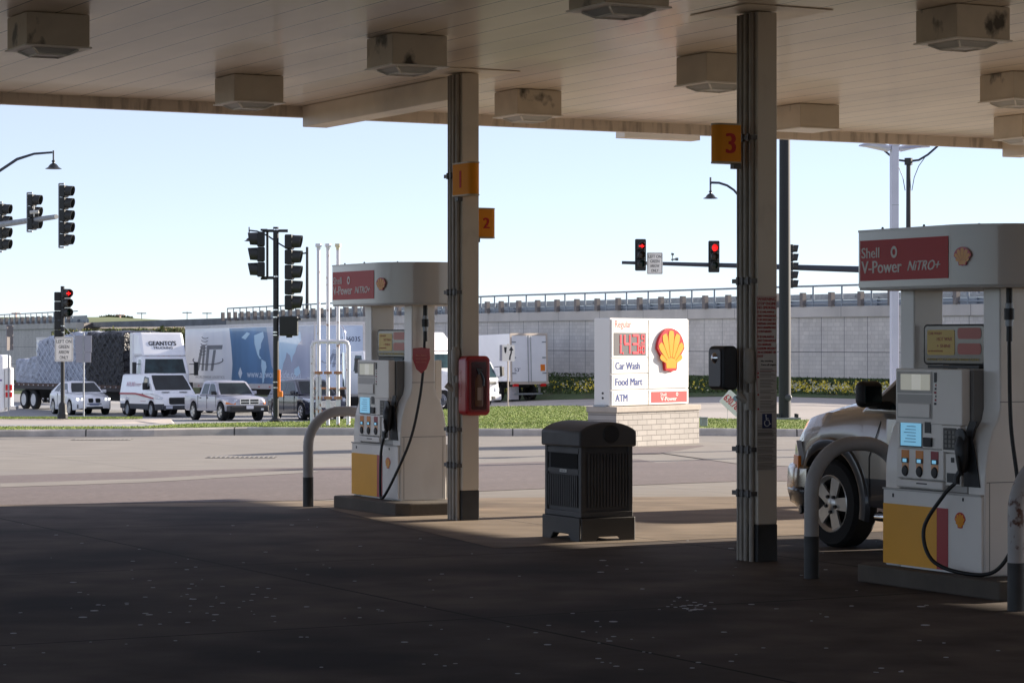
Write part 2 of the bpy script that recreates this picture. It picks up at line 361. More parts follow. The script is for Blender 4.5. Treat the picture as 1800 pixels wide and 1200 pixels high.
# ---------------------------------------------------------------- overpass walls
WC = mat('wall_panel', (.64, .605, .56), .85, n=(.6, .1), n2=(.25, .3, (.52, .505, .485), .55), bump=(9, .4, .02))
def brickify(m, bw, bh, mortar, col_m, amt=.16, offs=.5, squash=1., obj=False, msize=.02, rotx=False):
    t = m.node_tree; b = t.nodes['Principled BSDF']; tc = t.nodes.new('ShaderNodeTexCoord')
    br = t.nodes.new('ShaderNodeTexBrick'); br.inputs['Scale'].default_value = 1; br.inputs['Brick Width'].default_value = bw; br.inputs['Row Height'].default_value = bh
    br.inputs['Mortar Size'].default_value = msize; br.inputs['Mortar Smooth'].default_value = .1; br.offset = offs; br.squash = squash; br.squash_frequency = 2
    br.inputs['Color1'].default_value = (1-amt,)*3+(1,); br.inputs['Color2'].default_value = (1+amt*.3,)*3+(1,); br.inputs['Mortar'].default_value = (*col_m, 1)
    if obj:
        mp = t.nodes.new('ShaderNodeMapping'); mp.inputs['Rotation'].default_value = (R(90), 0, 0); t.links.new(tc.outputs['Object'], mp.inputs[0]); t.links.new(mp.outputs[0], br.inputs[0])
    else: t.links.new(tc.outputs['UV'], br.inputs[0])
    mx = t.nodes.new('ShaderNodeMix'); mx.data_type = 'RGBA'; mx.blend_type = 'MULTIPLY'; mx.inputs[0].default_value = 1
    src = b.inputs['Base Color']
    if src.is_linked: t.links.new(src.links[0].from_socket, mx.inputs[6])
    else: mx.inputs[6].default_value = src.default_value
    t.links.new(br.outputs[0], mx.inputs[7]); t.links.new(mx.outputs[2], src)
    bp = t.nodes.new('ShaderNodeBump'); bp.inputs['Strength'].default_value = .6; bp.inputs['Distance'].default_value = .015; bp.invert = True
    t.links.new(br.outputs['Fac'], bp.inputs['Height'])
    ns = b.inputs['Normal']
    if ns.is_linked: t.links.new(ns.links[0].from_socket, bp.inputs['Normal'])
    t.links.new(bp.outputs[0], ns); return m
brickify(WC, .46, .21, .02, (.80, .80, .80), amt=.10, squash=.62, msize=.012)
line_layer(WC, 0, 1.7, .035, (.13, .13, .13), obj=False); line_layer(WC, 1, 1.73, .035, (.13, .13, .13), obj=False, offset=.27)
COP = mat('coping_concrete', (.54, .51, .47), .85, n=(.5, .12, (1, 1, .3)), n2=(.4, .3, (.42, .40, .37), .5, (2, 2, .4)), bump=(8, .2))
line_layer(COP, 0, 4.4, .03, (.14, .13, .13), obj=False)
def dense(path, step):
    out = [Vector(path[0])]
    for a, b in zip(path, path[1:]):
        a, b = Vector(a), Vector(b); n = max(1, int((b-a).length/step))
        out += [a+(b-a)*(i+1)/n for i in range(n)]
    return out
def wall_strip(name, path, z0, z1, off, m, parent, thick=.5):
    """upright band with uv in metres; its face stands `off` in front of the path (towards the street)"""
    V = []; U = []; s = 0
    for i, p in enumerate(path):
        d = (path[min(i+1, len(path)-1)]-path[max(i-1, 0)]).normalized(); nn = Vector((d.y, -d.x)); 
        if i: s += (p-path[i-1]).length
        a = p+nn*off; b = p-nn*thick
        V += [(a.x, a.y, z0), (a.x, a.y, z1), (b.x, b.y, z1), (b.x, b.y, z0)]; U += [(s, z0), (s, z1), (s, z1+thick), (s, z0)]
    F_ = [(i*4+j, (i+1)*4+j, (i+1)*4+(j+1) % 4, i*4+(j+1) % 4) for i in range(len(path)-1) for j in range(4)]+[(0, 1, 2, 3), tuple((len(path)-1)*4+j for j in (3, 2, 1, 0))]
    me = bpy.data.meshes.new(name); me.from_pydata(V, [], F_); me.materials.append(m); uv = me.uv_layers.new()
    for l in me.loops: uv.data[l.index].uv = U[l.vertex_index]
    o = bpy.data.objects.new(name, me); C.objects.link(o); o.parent = parent; return o
def px2(px, Y): return ((px-900)/F*Y, Y)
WP = [px2(2300, 100), px2(1900, 113), px2(1650, 119.5), px2(1400, 128), px2(1150, 139.5), px2(900, 152.5), px2(640, 176), px2(400, 213)]
LP = [px2(136, 231), px2(0, 264), px2(-500, 420)]
GS = mat('rail_steel', (.26, .30, .34), .5, .4)
def overpass(path, wl, rl, gl, cl, wood):
    path = [Vector(p) for p in path]; dp = dense(path, 1.5)
    if dp[0].x < dp[-1].x: dp = dp[::-1]
    rev = dp[::-1]      # runs left to right so that (d.y,-d.x) points towards the camera
    wt = thing('retaining_wall', wl, 'wall')
    wall_strip('panel_face', rev, -2.2, 3.2, 0, WC, wt); wall_strip('coping', rev, 3.2, 3.72, .12, COP, wt, .6)
    rt = thing('bridge_railing', rl, 'railing'); L = 0; m = MB(); mr_ = MB()
    for i in range(len(rev)-1):
        a, b = rev[i], rev[i+1]; m.tube([(a.x, a.y, 4.74), (b.x, b.y, 4.74)], .05, 6, False); mr_.tube([(a.x, a.y, 3.86), (b.x, b.y, 3.86)], .045, 6, False)
    m.build('rail', GS, rt); mr_.build('rail', GS, rt)
    step = 2.15 if wood else 2.6; pts = [rev[0]]; acc = 0
    for a, b in zip(rev, rev[1:]):
        ln = (b-a).length; q = step-acc
        while q <= ln: pts.append(a+(b-a)*q/ln); q += step
        acc = ln-(q-step)
    pts = pts[-94:] if wood else pts[-94:]
    pm = MB().tube([(0, 0, 3.72), (0, 0, 4.74)], .05, 8); p0 = pm.build('post', GS, rt); k = 0
    last = None
    for p in pts:
        if last is not None and (p-last).length < step*.75: continue
        last = p; k += 1
        if k > 95: break
        o = p0 if k == 1 else p0.copy()
        if k > 1: C.objects.link(o)
        o.parent = rt; o.location = (p.x, p.y, 0)
    gt = thing('guardrail', gl, 'guardrail'); m = MB(); ms = MB()
    for i in range(len(rev)-1):
        a, b = rev[i], rev[i+1]; d = (b-a).normalized(); nn = Vector((-d.y, d.x))
        a = a+nn*.9; b = b+nn*.9
        for z0, z1 in ((4.05, 4.17), (4.171, 4.24), (4.241, 4.36)):
            m.add([(a.x, a.y, z0), (b.x, b.y, z0), (b.x, b.y, z1), (a.x, a.y, z1)], [(0, 1, 2, 3)])
        ms.add([(a.x, a.y, 3.7), (b.x, b.y, 3.7), (b.x, b.y, 4.04), (a.x, a.y, 4.04)], [(0, 1, 2, 3)])
    gb = m.build('beam', STEEL, gt); sm = gb.modifiers.new('thickness', 'SOLIDIFY'); sm.thickness = .04
    gm = ms.build('parapet_kerb', GS, gt); sm = gm.modifiers.new('thickness', 'SOLIDIFY'); sm.thickness = .15
    bp = B(-.12, .12, -.12, .12, 3.72, 4.42).build('post', mat('guard_post', (.20, .18, .17), .8), gt); k = 0; last = None
    for p in pts:
        if last is not None and (p-last).length < step*.75: continue
        last = p; k += 1
        if k > 95: break
        o = bp if k == 1 else bp.copy()
        if k > 1: C.objects.link(o)
        o.parent = gt; o.location = (p.x-.45, p.y+.5, 0); o.rotation_euler = (0, 0, R(-56))
    return rev
r1 = overpass(WP, 'long pale stone-panelled retaining wall of the overpass behind the price sign', 'steel railing along the top of the wall behind the price sign', 'steel guardrail on blocks just behind the railing over the price sign', None, 1)
r2 = overpass(LP, 'short length of grey retaining wall at the far left behind the flatbed load', 'steel railing on top of the far left wall section', 'guardrail behind the railing of the far left wall section', None, 0)
dk = MB()
for rv in (r1, r2):
    for i in range(len(rv)-1):
        a, b = rv[i], rv[i+1]; q = Vector((10, 22))
        dk.hexa([(a.x, a.y+.2, 3.2), (b.x, b.y+.2, 3.2), (b.x+q.x, b.y+q.y, 3.2), (a.x+q.x, a.y+q.y, 3.2)], [(a.x, a.y+.2, 3.70), (b.x, b.y+.2, 3.70), (b.x+q.x, b.y+q.y, 3.70), (a.x+q.x, a.y+q.y, 3.70)])
struct(dk.build('overpass_road', COP))
# embankment between the two wall sections, and the field behind it
HG = mat('bank_scrub', (.10, .115, .04), .95, n=(.4, .4), n2=(.9, .3, (.05, .065, .022), .5), bump=(3, 1, .3))
em = MB(); prf = [(172, -1.9), (186, -.8), (196, .9), (205, 2.5), (209, 3.0), (222, 3.1)]
xs = np.linspace(90, 470, 60)
V = []
for px in xs:
    k = (px-90)/380
    for Y, z in prf:
        YY = Y+ (1-k)*18; zz = z+(random.uniform(-.12, .12) if 0 < z < 3.4 else 0); V.append(((px-900)/F*YY, YY, zz+(.3*(k-.3) if z > 2.9 else 0)))
em.add(V, [(i*6+j, (i+1)*6+j, (i+1)*6+j+1, i*6+j+1) for i in range(len(xs)-1) for j in range(5)])
struct(em.build('embankment', HG, smooth=50))
sp = []
for _ in range(26000):
    px = random.uniform(95, 465); k = (px-90)/380; Y0 = random.uniform(180, 208); Y = Y0+(1-k)*18
    z = np.interp(Y0, [a for a, _ in prf], [b for _, b in prf])+(.3*(k-.3) if Y0 > 204 else 0)
    c = .5+.5*math.sin(px*.11+Y0*.9)*math.cos(px*.037+Y0*.3)
    if random.random() > .35+.65*c: continue
    sp.append(((px-900)/F*Y, Y, z+random.uniform(0, .3)*c-.1))
LF = [mat('scrub_%s' % a, c, .85) for a, c in (('dark', (.05, .065, .022)), ('olive', (.15, .16, .05)), ('tan', (.26, .22, .11)), ('green', (.09, .125, .03)))]
tag(scatter('scrub', sp, LF, .28, .4, 1.3), 'low olive scrub covering the embankment behind the trucks', 'scrub', kind='stuff')
ob = MB(); 
for i in range(40):
    a, b = 130+i*7.2, 130+(i+1)*7.2
    za = 3.73+ (a-130)/288*.25; zb = 3.73+(b-130)/288*.25; Ya = 236-(a-130)*.08; Yb = 236-(b-130)*.08
    ob.hexa([((a-900)/F*Ya, Ya, 3.3), ((b-900)/F*Yb, Yb, 3.3), ((b-900)/F*Yb, Yb+2, 3.3), ((a-900)/F*Ya, Ya+2, 3.3)], [((a-900)/F*Ya, Ya, za), ((b-900)/F*Yb, Yb, zb), ((b-900)/F*Yb, Yb+2, zb), ((a-900)/F*Ya, Ya+2, za)])
tag(ob.build('road_barrier', mat('barrier_grey', (.17, .18, .20), .7, n=(1, .2))), 'low dark grey barrier along the top of the embankment', 'barrier')
hl = MB(); xs = np.linspace(-2500, 1200, 60); V = []
for px in xs:
    zt = 8.7-1.6*min(1, max(0, (px-200)/180))
    for Y, z in ((300, -2), (420, 2.5), (640, zt*.93), (760, zt+.4), (900, -2)): V.append(((px-900)/F*Y, Y, z))
hl.add(V, [(i*5+j, (i+1)*5+j, (i+1)*5+j+1, i*5+j+1) for i in range(len(xs)-1) for j in range(4)])
struct(hl.build('hill', mat('far_field', (.12, .15, .055), .95, n=(.01, .3)), smooth=60))
tl = []
for _ in range(900): px = random.uniform(176, 232); tl.append(((px-900)/F*780, 780, 8.5+random.uniform(0, .8)*max(0, 1-abs(px-198)/34)))
tag(scatter('far_trees', tl, LF[:1], 1.2, .3, 1.), 'thin dark line of far-off trees on the hill', 'trees', kind='stuff')
def far_mast(px, py0, py1, Y, red, label):
    t = thing('far_mast', label, 'mast', ((px-900)/F*Y, Y, 0), 0, 'far masts on the horizon')
    z0, z1 = EYE-(py1-600)/F*Y, EYE-(py0-600)/F*Y; mm = plain('mast_orange', (236, 196, 180), .7) if red else GS
    MB().tube([(0, 0, z0), (0, 0, z1)], .3 if red else .12, 6).build('pole', mm, t)
    MB().box(-1.2, 1.2, -.2, .2, z1-.35, z1-.1).build('crossbar', mm, t)
for a in ((28, 549, 575, 700, 1, 'pale orange far mast above the far left railing'), (211, 552, 575, 700, 1, 'pale orange far mast over the green hill behind the flatbed'),
          (249, 549, 563, 650, 0, 'thin grey far pole just right of the orange mast'), (329, 548, 563, 650, 0, 'thin grey far pole above the rear of the blue-and-white trailer'), (364, 549, 563, 650, 0, 'thin grey far pole left of where the long railing begins')): far_mast(*a)
# flower bank below the right hand wall
bk = MB(); xs = list(np.linspace(870, 2000, 60)); V = []
wy = lambda px: float(np.interp(px, [400, 640, 900, 1150, 1400, 1650, 1900, 2300], [213, 176, 152.5, 139.5, 128, 119.5, 113, 100]))
for px in xs:
    Yw = wy(px)-.1; X = (px-900)/F*Yw
    for d, z in ((9.5, None), (6.5, -.42), (3.4, -.25), (0, .02-.2*(px < 1100))):
        Y = Yw-d; XX = (px-900)/F*Y; hz = h(XX, Y); V.append((XX, Y, hz+.02 if z is None else hz+(z+.2-hz)*(9.5-d)/9.5))
bk.add(V, [(i*4+j, (i+1)*4+j, (i+1)*4+j+1, i*4+j+1) for i in range(len(xs)-1) for j in range(3)])
struct(bk.build('flower_bank', mat('bank_green', (.05, .085, .02), .9, n=(1, .4), n2=(.6, .2, (.09, .055, .035), .56, (1, 1, 3)), bump=(6, 1, .1)), smooth=50))
def bank_pts(n, d0, d1, f=lambda px: 1, hh=.1, lo=880, hi=1900):
    out = []
    while len(out) < n:
        px = random.uniform(lo, hi)
        if random.random() > f(px): continue
        Yw = wy(px)-.1; d = random.uniform(d0, d1); Y = Yw-d; X = (px-900)/F*Y; hz = h(X, Y)
        zz = hz+(max(-.4, .02-.06*d)+.2-hz)*(9.5-d)/9.5
        out.append((X, Y, zz+random.uniform(0, hh)))
    return out
tag(scatter('ground_cover', bank_pts(16000, .3, 6.8, hh=.03), LF[:1]+[mat('ivy', (.045, .085, .018), .8), mat('ivy_light', (.075, .12, .03), .8)], .10, .5, 1.0), 'dark green ground cover on the bank at the foot of the wall', 'ground cover', kind='stuff')
den = lambda px: .35+.65*(math.sin(px*.05) > -.2)*abs(math.cos(px*.021))
tag(scatter('flower', bank_pts(1500, 3.0, 6.6, den, .3)+bank_pts(500, 3.0, 6.6, lambda p: 1, .3, 1390, 1560), [mat('petal_yellow', (.75, .60, .06), .7), mat('petal_pale', (.7, .68, .5), .7), mat('petal_yellow', (.75, .60, .06), .7)], .13, .9, .8), 'scattered yellow and white flowers on the bank below the wall', 'flowers', kind='stuff')

# ---------------------------------------------------------------- canopy
CEIL = mat('soffit_panel', (.88, .76, .60), .36, coat=.06, n=(1.2, .08, (1, .4, 1)), n2=(.5, .35, (.52, .42, .32), .44, (1.6, .5, 1)), bump=(2, .05))
line_layer(CEIL, 0, .46, .018, (.17, .14, .12))
FAS = mat('fascia_metal', (.70, .61, .50), .45, n=(2, .08), n2=(1.7, .3, (.22, .18, .14), .50, (6, 6, .9)))
BEAMM = mat('beam_metal', (.86, .75, .58), .45, n=(2, .07), n2=(.6, .3, (.44, .39, .34), .5))
cn = thing('canopy', 'large beige flat station canopy with a planked metal underside', 'canopy', (0, 0, 0), AX)
B(-4, 27.15, -2, 30.2, 5.01, 5.75).build('ceiling', CEIL, cn)
f = MB().box(-4.1, 27.25, 30.2, 30.32, 4.87, 5.9).box(-4.1, -4, -2.1, 30.2, 4.87, 5.9).box(27.15, 27.25, -2.1, 30.2, 4.87, 5.9).box(-4.1, 27.25, -2.1, -2, 4.87, 5.9)
f.build('fascia', FAS, cn)
for v in (2.04, 13.04, 24.34):
    B(v+.02, v+.36, 25.9, 30.15, 4.74, 5.006).build('beam', BEAMM, cn, bevel=.01)
    for u in (25.57, 19.58, 13.6, 7.6):
        B(v-.47, v+.47, u-.47, u+.47, 4.999, 5.006).build('column_plate', BEAMM, cn)
B(18.35, 19.6, 31.0, 31.25, 4.87, 4.96).build('soffit_strip', BEAMM, cn)
LBOX = mat('light_box_metal', (.66, .585, .47), .5, world=True, n=(3, .12), n2=(2.4, .06, (.085, .075, .06), .6, (1, 1, .7)))
LENS = mat('lamp_lens', (.62, .62, .58), .45, bump=(120, .3)); LFR = plain('lamp_frame', (244, 240, 230), .5)
def light_box(v, u, label, lens=True, proto=[None]):
    if lens and proto[0]:
        copy_tree(proto[0], S(v, u, 5.0), label); return
    t = thing('canopy_light', label, 'light fixture', S(v, u, 5.0), AX, 'square light fixtures under the canopy')
    B(-.3, .3, -.3, .3, -.29, .005).build('housing', LBOX, t, bevel=.008)
    B(-.315, .315, -.315, .315, -.305, -.291).build('rim', LFR, t)
    if lens:
        a, b = .22, .14
        l = MB().hexa([(-b, -b, -.352), (b, -b, -.352), (b, b, -.352), (-b, b, -.352)], [(-a, -a, -.306), (a, -a, -.306), (a, a, -.306), (-a, a, -.306)]).build('lens', LENS, t, bevel=.01)
        e = MB()
        for sx, sy in ((1, 1), (1, -1), (-1, 1), (-1, -1)): e.tube([(sx*a, sy*a, -.31), (sx*b, sy*b, -.355)], .011, 6)
        e.tube([(-b, -b, -.355), (b, -b, -.355), (b, b, -.355), (-b, b, -.355), (-b, -b, -.355)], .010, 6); e.build('lens_frame', LFR, l)
        proto[0] = t
LB = [(47, 19, 'light fixture with flaking paint at the top left of the ceiling'), (412, 129, 'light fixture with a half-darkened side, near the ceiling edge left of the beam'),
      (690, 57, 'light fixture left of the top of the slim column carrying signs 1 and 2'), (910, 155, 'light fixture with a bat-shaped dark stain just right of the slim column'),
      (1064, -62, 'light fixture cut off by the top edge of the photo'), (1242, 91, 'light fixture partly hidden behind the left edge of the column with sign 3'),
      (1682, 5, 'large light fixture in the upper right corner with streaky stains'), (1782, 124, 'light fixture at the right edge, the middle one of three there'), (1797, 200, 'light fixture at the right edge nearest the canopy fascia')]
for px, py, lab in LB:
    Y = 3.01*F/(600-py); X = (px-900)/F*Y; v, u = X*math.cos(AX)+Y*math.sin(AX), -X*math.sin(AX)+Y*math.cos(AX)
    light_box(v+.3, u+.3, lab)
px, py = 1407, 181; Y = 3.01*F/(600-py); X = (px-900)/F*Y
light_box(X*math.cos(AX)+Y*math.sin(AX)+.3, -X*math.sin(AX)+Y*math.cos(AX)+.3, 'light box without a lens, just right of the column with sign 3', False)

# ---------------------------------------------------------------- columns
COLM = mat('column_paint', (.64, .57, .47), .5, n=(1.5, .07, (1, 1, .4)), n2=(2.2, .2, (.42, .37, .30), .6, (1, 1, .5)), bump=(6, .08))
COLD = mat('column_base_paint', (.045, .045, .045), .6, n=(4, .3)); CDT = mat('conduit_paint', (.34, .30, .25), .5, n=(5, .15)); CLM = mat('clamp_metal', (.10, .095, .09), .5, .4)
def column(v, u, label, full=True):
    t = thing('canopy_column', label, 'column', S(v, u, 0), AX, 'steel columns of the canopy')
    B(-.11, .10, -.16, .16, .34, 4.99).build('shaft', COLM, t, bevel=.008)
    B(-.113, .103, -.163, .163, 0, .34).build('dark_base', COLD, t, bevel=.008)
    if not full: return t
    for i, (y, r, x) in enumerate(((-.10, .024, -.137), (-.01, .024, -.137), (.07, .02, -.134), (.13, .016, -.13))):
        c = MB().tube([(x, y, .0), (x, y, 4.98)], r, 10); c.build('conduit', CDT, t, smooth=True)
    for z in (.62, 1.02, 2.55, 3.85):
        k = MB().box(-.175, -.111, -.15, .17, z-.02, z+.02)
        for y in (-.10, -.005, .075): k.box(-.185, -.165, y-.014, y+.014, z-.035, z+.035)
        k.build('clamp', CLM, t)
    MB().tube([(-.16, -.10, 1.62), (-.16, -.10, 1.66), (-.16, -.10, 1.9), (-.16, -.10, 1.94)], [.03, .052, .052, .03], 10).build('conduit_body', CDT, t, smooth=True)
    MB().tube([(-.16, -.10, 1.45), (-.22, -.06, 1.49), (-.25, -.04, 1.52)], .035, 8).tube([(-.16, -.10, 1.38), (-.16, -.10, 1.54)], .042, 8).build('conduit_elbow', CDT, t, smooth=True)
    return t
c1 = column(13.05, 25.57, 'slim beige column carrying orange signs 1 and 2 and the red extinguisher box')
c3 = column(13.005, 19.58, 'wider near beige column carrying orange sign 3 and the red WARNING notice')
for v, u in ((24.04, 25.57), (24.04, 19.58), (2.04, 25.57)): column(v, u, 'beige canopy column outside the picture, of another pump row', False)
# notice on the near column (face towards -u)
RT = plain('notice_red', (170, 40, 44), .6); GT = plain('notice_grey', (110, 104, 96), .6); DT = plain('notice_dark', (58, 54, 50), .6)
nt_ = thing('warning_notice', 'tall notice with red WARNING text and a blue wheelchair symbol on the near column', 'notice', S(12.985, 19.58, .05)+S(0, -.166), AX)
B(-.105, .112, 0, .003, 1.08, 2.36).build('panel', mat('notice_paper', (.48, .44, .385), .5, n=(3, .06)), nt_)
fr = MB().box(-.105, -.102, -.003, 0, 1.5, 2.36).box(-.105, .112, -.003, 0, 2.357, 2.36).box(-.105, .112, -.003, 0, 1.68, 1.682); fr.build('border', RT, nt_)
z = 2.318
def nline(s, hgt, m, x0=-.096, wd=.2, zz=0): text('lettering', s, m, nt_, (x0, -.001, zz), (1, 0, 0), (0, 0, 1), wd, hgt, depth=.002, bold=.012)
for s, hg, gap, wd in (('WARNING', .030, .038, .2), ('STOP ENGINE', .028, .036, .2), ('NO SMOKING', .028, .038, .2), ('IT IS UNLAWFUL', .022, .0352, .18), ('AND DANGEROUS', .022, .0352, .2), ('FOR ANYONE TO', .022, .0352, .195),
                   ('DISPENSE GASOLINE', .022, .0352, .2), ('INTO UNAPPROVED', .022, .0352, .198), ('CONTAINERS', .022, .048, .15), ('IT IS UNLAWFUL', .022, .0352, .18), ('AND DANGEROUS', .022, .0352, .2), ('TO DISPENSE', .022, .0352, .15),
                   ('GASOLINE WITHOUT', .022, .0352, .2), ('AN ATTENDANT ON', .022, .0352, .198), ('DUTY', .022, .045, .06)):
    nline(s, hg, RT, wd=wd, zz=z); z -= gap
nline('No smoking', .02, DT, -.06, .13, z); z -= .034; nline('Turn off engine', .02, DT, -.06, .165, z)
sm_ = MB(); rdot = MB()
for i in range(46):
    zz = z-.03-i*.0138
    if zz < 1.10: break
    if 1.46 < zz < 1.475 or i % 7 == 6: continue
    if zz > 1.31 or zz < 1.2: sm_.box(-.07 if zz > 1.31 else -.096, random.uniform(.04, .1), -.002, 0, zz, zz+.0055)
for k in range(30):
    zz = 1.165-k*.0122
    if k % 6 == 5: continue
    sm_.box(-.096, random.uniform(.06, .1), -.002, 0, zz-.03, zz-.025)
sm_.build('small_print', GT, nt_)
for zz in (1.655, 1.62, 1.46, 1.33): rdot.box(-.098, -.082, -.002, 0, zz, zz+.016)
rdot.build('bullet_mark', RT, nt_)
B(-.105, .112, 0, .003, .78, 1.077).build('lower_panel', MATS['notice_paper'], nt_)
hb = B(-.048, .058, -.004, 0, 1.165, 1.295).build('wheelchair_plate', plain('symbol_blue', (22, 34, 78), .5), nt_, bevel=.003)
WH = plain('symbol_white', (200, 198, 196), .5); ws = MB()
ws.tube([(-.008, -.006, 1.272), (-.005, -.006, 1.238), (.022, -.006, 1.236), (.034, -.006, 1.200), (.044, -.006, 1.204)], .0045, 6); ws.tube([(-.004, -.006, 1.252), (.018, -.006, 1.252)], .0035, 6)
ws.tube([(x, -.006, z_) for x, z_ in arc(.002, 1.210, .028, 130, 350, 12)], .0038, 6); ws.lathe([(.0075, -.008), (.0075, -.003)], (-.009, 0, 1.281), 'Y', 10); ws.build('wheelchair_symbol', WH, hb)
# number flags: folded signs with a round nose
ORG = plain('flag_orange', (232, 146, 22), .75, n=(3, .05)); FED = plain('flag_edge', (176, 160, 130), .45)
def flag(num, v, u, z0, z1, length, dirn, label, txtside):
    """dirn: 'u-' or 'v+' or 'v-' = which way the flag sticks out"""
    o = {'u-': (0, -1), 'v+': (1, 0), 'v-': (-1, 0)}[dirn]; ang = math.atan2(o[1], o[0])+AX
    t = thing('pump_number_sign', label, 'sign', S(v, u, 0), ang, 'orange pump number signs'); th = .07
    pl = [(0, -th)]+[(length-th+th*math.sin(R(a)), -th*math.cos(R(a))) for a in range(0, 181, 20)]+[(0, th)]
    MB().prism(pl, z0, z1, 'XY').build('panel', ORG, t, smooth=30)
    k = 1.08; pl2 = [(x*1.01, y*k) for x, y in pl]
    MB().prism(pl2, z1, z1+.015, 'XY').build('edge_trim', FED, t); MB().prism(pl2, z0-.015, z0, 'XY').build('edge_trim', FED, t)
    hh = (z1-z0)*(.38 if num == '2' else .55); zc = (z0+z1)/2-hh/2
    if txtside > 0: text('numeral', num, plain('numeral_red', (190, 34, 30), .7), t, (length*.42, th+.001, zc), (-1, 0, 0), (0, 0, 1), None, hh, 'CENTER', .004, bold=.03)
    text('numeral', num, plain('numeral_red', (190, 34, 30), .7), t, (length*.45, -th-.001, zc), (1, 0, 0), (0, 0, 1), None, hh, 'CENTER', .004, bold=.03)
    MB().box(-.03, .05, -.03, .03, z0-.06, z0-.01).build('bracket', CLM, t)
flag('1', 12.89, 25.41, 3.62, 3.96, .42, 'u-', 'orange number 1 sign on the slim column, the upper of its two', 0)
flag('2', 13.145, 25.5, 3.17, 3.48, .24, 'v+', 'orange number 2 sign on the right side of the slim column', 0)
flag('3', 12.72, 19.5, 3.62, 3.95, .26, 'v-', 'orange number 3 sign on the left side of the near column', 1)
# extinguisher cabinet on the slim column
xt = thing('extinguisher_cabinet', 'red fire extinguisher box with a dark window, on the slim column', 'extinguisher box', S(12.95, 25.40, 1.18), AX)
CR = plain('cabinet_red', (165, 14, 24), .38, coat=.3, n=(4, .1))
m = MB().prism([(x, zz) for x, zz in rrect(-.07, .235, 0, .66, .06)], -.2, 0, 'XZ'); m.build('box', CR, xt, bevel=.02, smooth=True)
MB().prism(rrect(-.035, .20, .04, .62, .03), -.212, -.2005, 'XZ').build('door_frame', plain('cabinet_red_dark', (120, 10, 18), .35, coat=.4), xt, bevel=.004)
d = MB().prism(rrect(-.012, .178, .065, .595, .02), -.2145, -.2125, 'XZ').build('window', mat('cabinet_window', (.05, .006, .008), .12, spec=.8), xt)
e = MB().lathe([(0, .1), (.045, .1), (.05, .12), (.05, .38), (.03, .43), (.018, .46)], (.085, -.212, 0), 'Z', 14); 
for i in range(len(e.v)): x, y, z_ = e.v[i]; e.v[i] = (x, -.2145+(y+.2145)*.12, z_)
e.build('extinguisher', plain('extinguisher_yellow', (92, 58, 34), .4), xt, smooth=True)
MB().tube([(.085, -.222, .46), (.06, -.222, .50), (.11, -.222, .47), (.14, -.222, .40), (.135, -.222, .33)], .012, 8).tube([(.05, -.222, .52), (.12, -.222, .50)], .01, 6).build('hose', plain('hose_grey', (70, 84, 96), .4), xt, smooth=True)
MB().box(.06, .11, -.226, -.2222, .17, .31).build('label_plate', plain('label_pale', (150, 130, 120), .5), xt)
text('lettering', 'FIRE EXTINGUISHER', plain('pale_red', (210, 150, 150), .5), xt, (-.071, -.085, .14), (0, 0, 1), (0, 1, 0), .36, .04, depth=.003)
# paper towel and squeegee unit on the near column
tw = thing('towel_dispenser', 'black rounded paper towel dispenser with a chrome dial, on the near column', 'dispenser', S(12.755, 19.66, 1.56), AX)
m = MB().prism(rrect(-.16, 0, 0, .40, .05), -.13, .13, 'XZ'); m.build('case', PLASTIC, tw, bevel=.02, smooth=True)
MB().prism(rrect(-.10, .10, .03, .37, .03), -.172, -.161, 'YZ').build('front_panel', plain('case_grey', (78, 76, 82), .4), tw, bevel=.004)
MB().lathe([(0, -.195), (.03, -.19), (.05, -.172)], (0, 0.0, .29), 'X', 16).build('dial', CHROME, tw, smooth=True)
# ---------------------------------------------------------------- fuel pumps
PW = mat('pump_white', (.86, .82, .76), .38, n=(1.5, .05), n2=(1.2, .3, (.62, .56, .49), .55, (1, 1, .5)), coat=.25)
PG = mat('pump_grey', (.50, .475, .44), .45, n=(3, .06)); PGD = mat('pump_recess', (.22, .21, .20), .6)
YEL = mat('pump_yellow', (.88, .40, .012), .45, n=(2, .05), n2=(1.5, .3, (.70, .31, .01), .55)); PRED = mat('pump_red', (.42, .02, .025), .4, coat=.3)
PANR = mat('topper_red', (.50, .006, .01), .42, coat=.1, spec=.2); TXW = plain('letter_white', (232, 228, 222), .45)
ARCHW = mat('topper_white', (.56, .53, .49), .24, n=(1, .04), coat=.5)
LCD = plain('lcd_blue', (150, 205, 235), .2, emit=(lin((120, 190, 225)), .22)); LCD2 = plain('lcd_pale', (205, 205, 190), .3, emit=(lin((215, 212, 195)), .10))
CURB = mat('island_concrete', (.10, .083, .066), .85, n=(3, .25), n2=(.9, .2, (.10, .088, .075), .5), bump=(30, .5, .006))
HOSE = plain('hose_black', (16, 16, 17), .5)
def bottle(hw, pil, top=2.295):
    r = [(-hw, 0), (-hw, .74), (-hw*.985, .86), (-hw*.93, .97), (-hw*.84, 1.07), (-hw*.74, 1.15), (-pil-.02, 1.23), (-pil, 1.32), (-pil, top)]
    return r+[(-x, z) for x, z in r[::-1]]
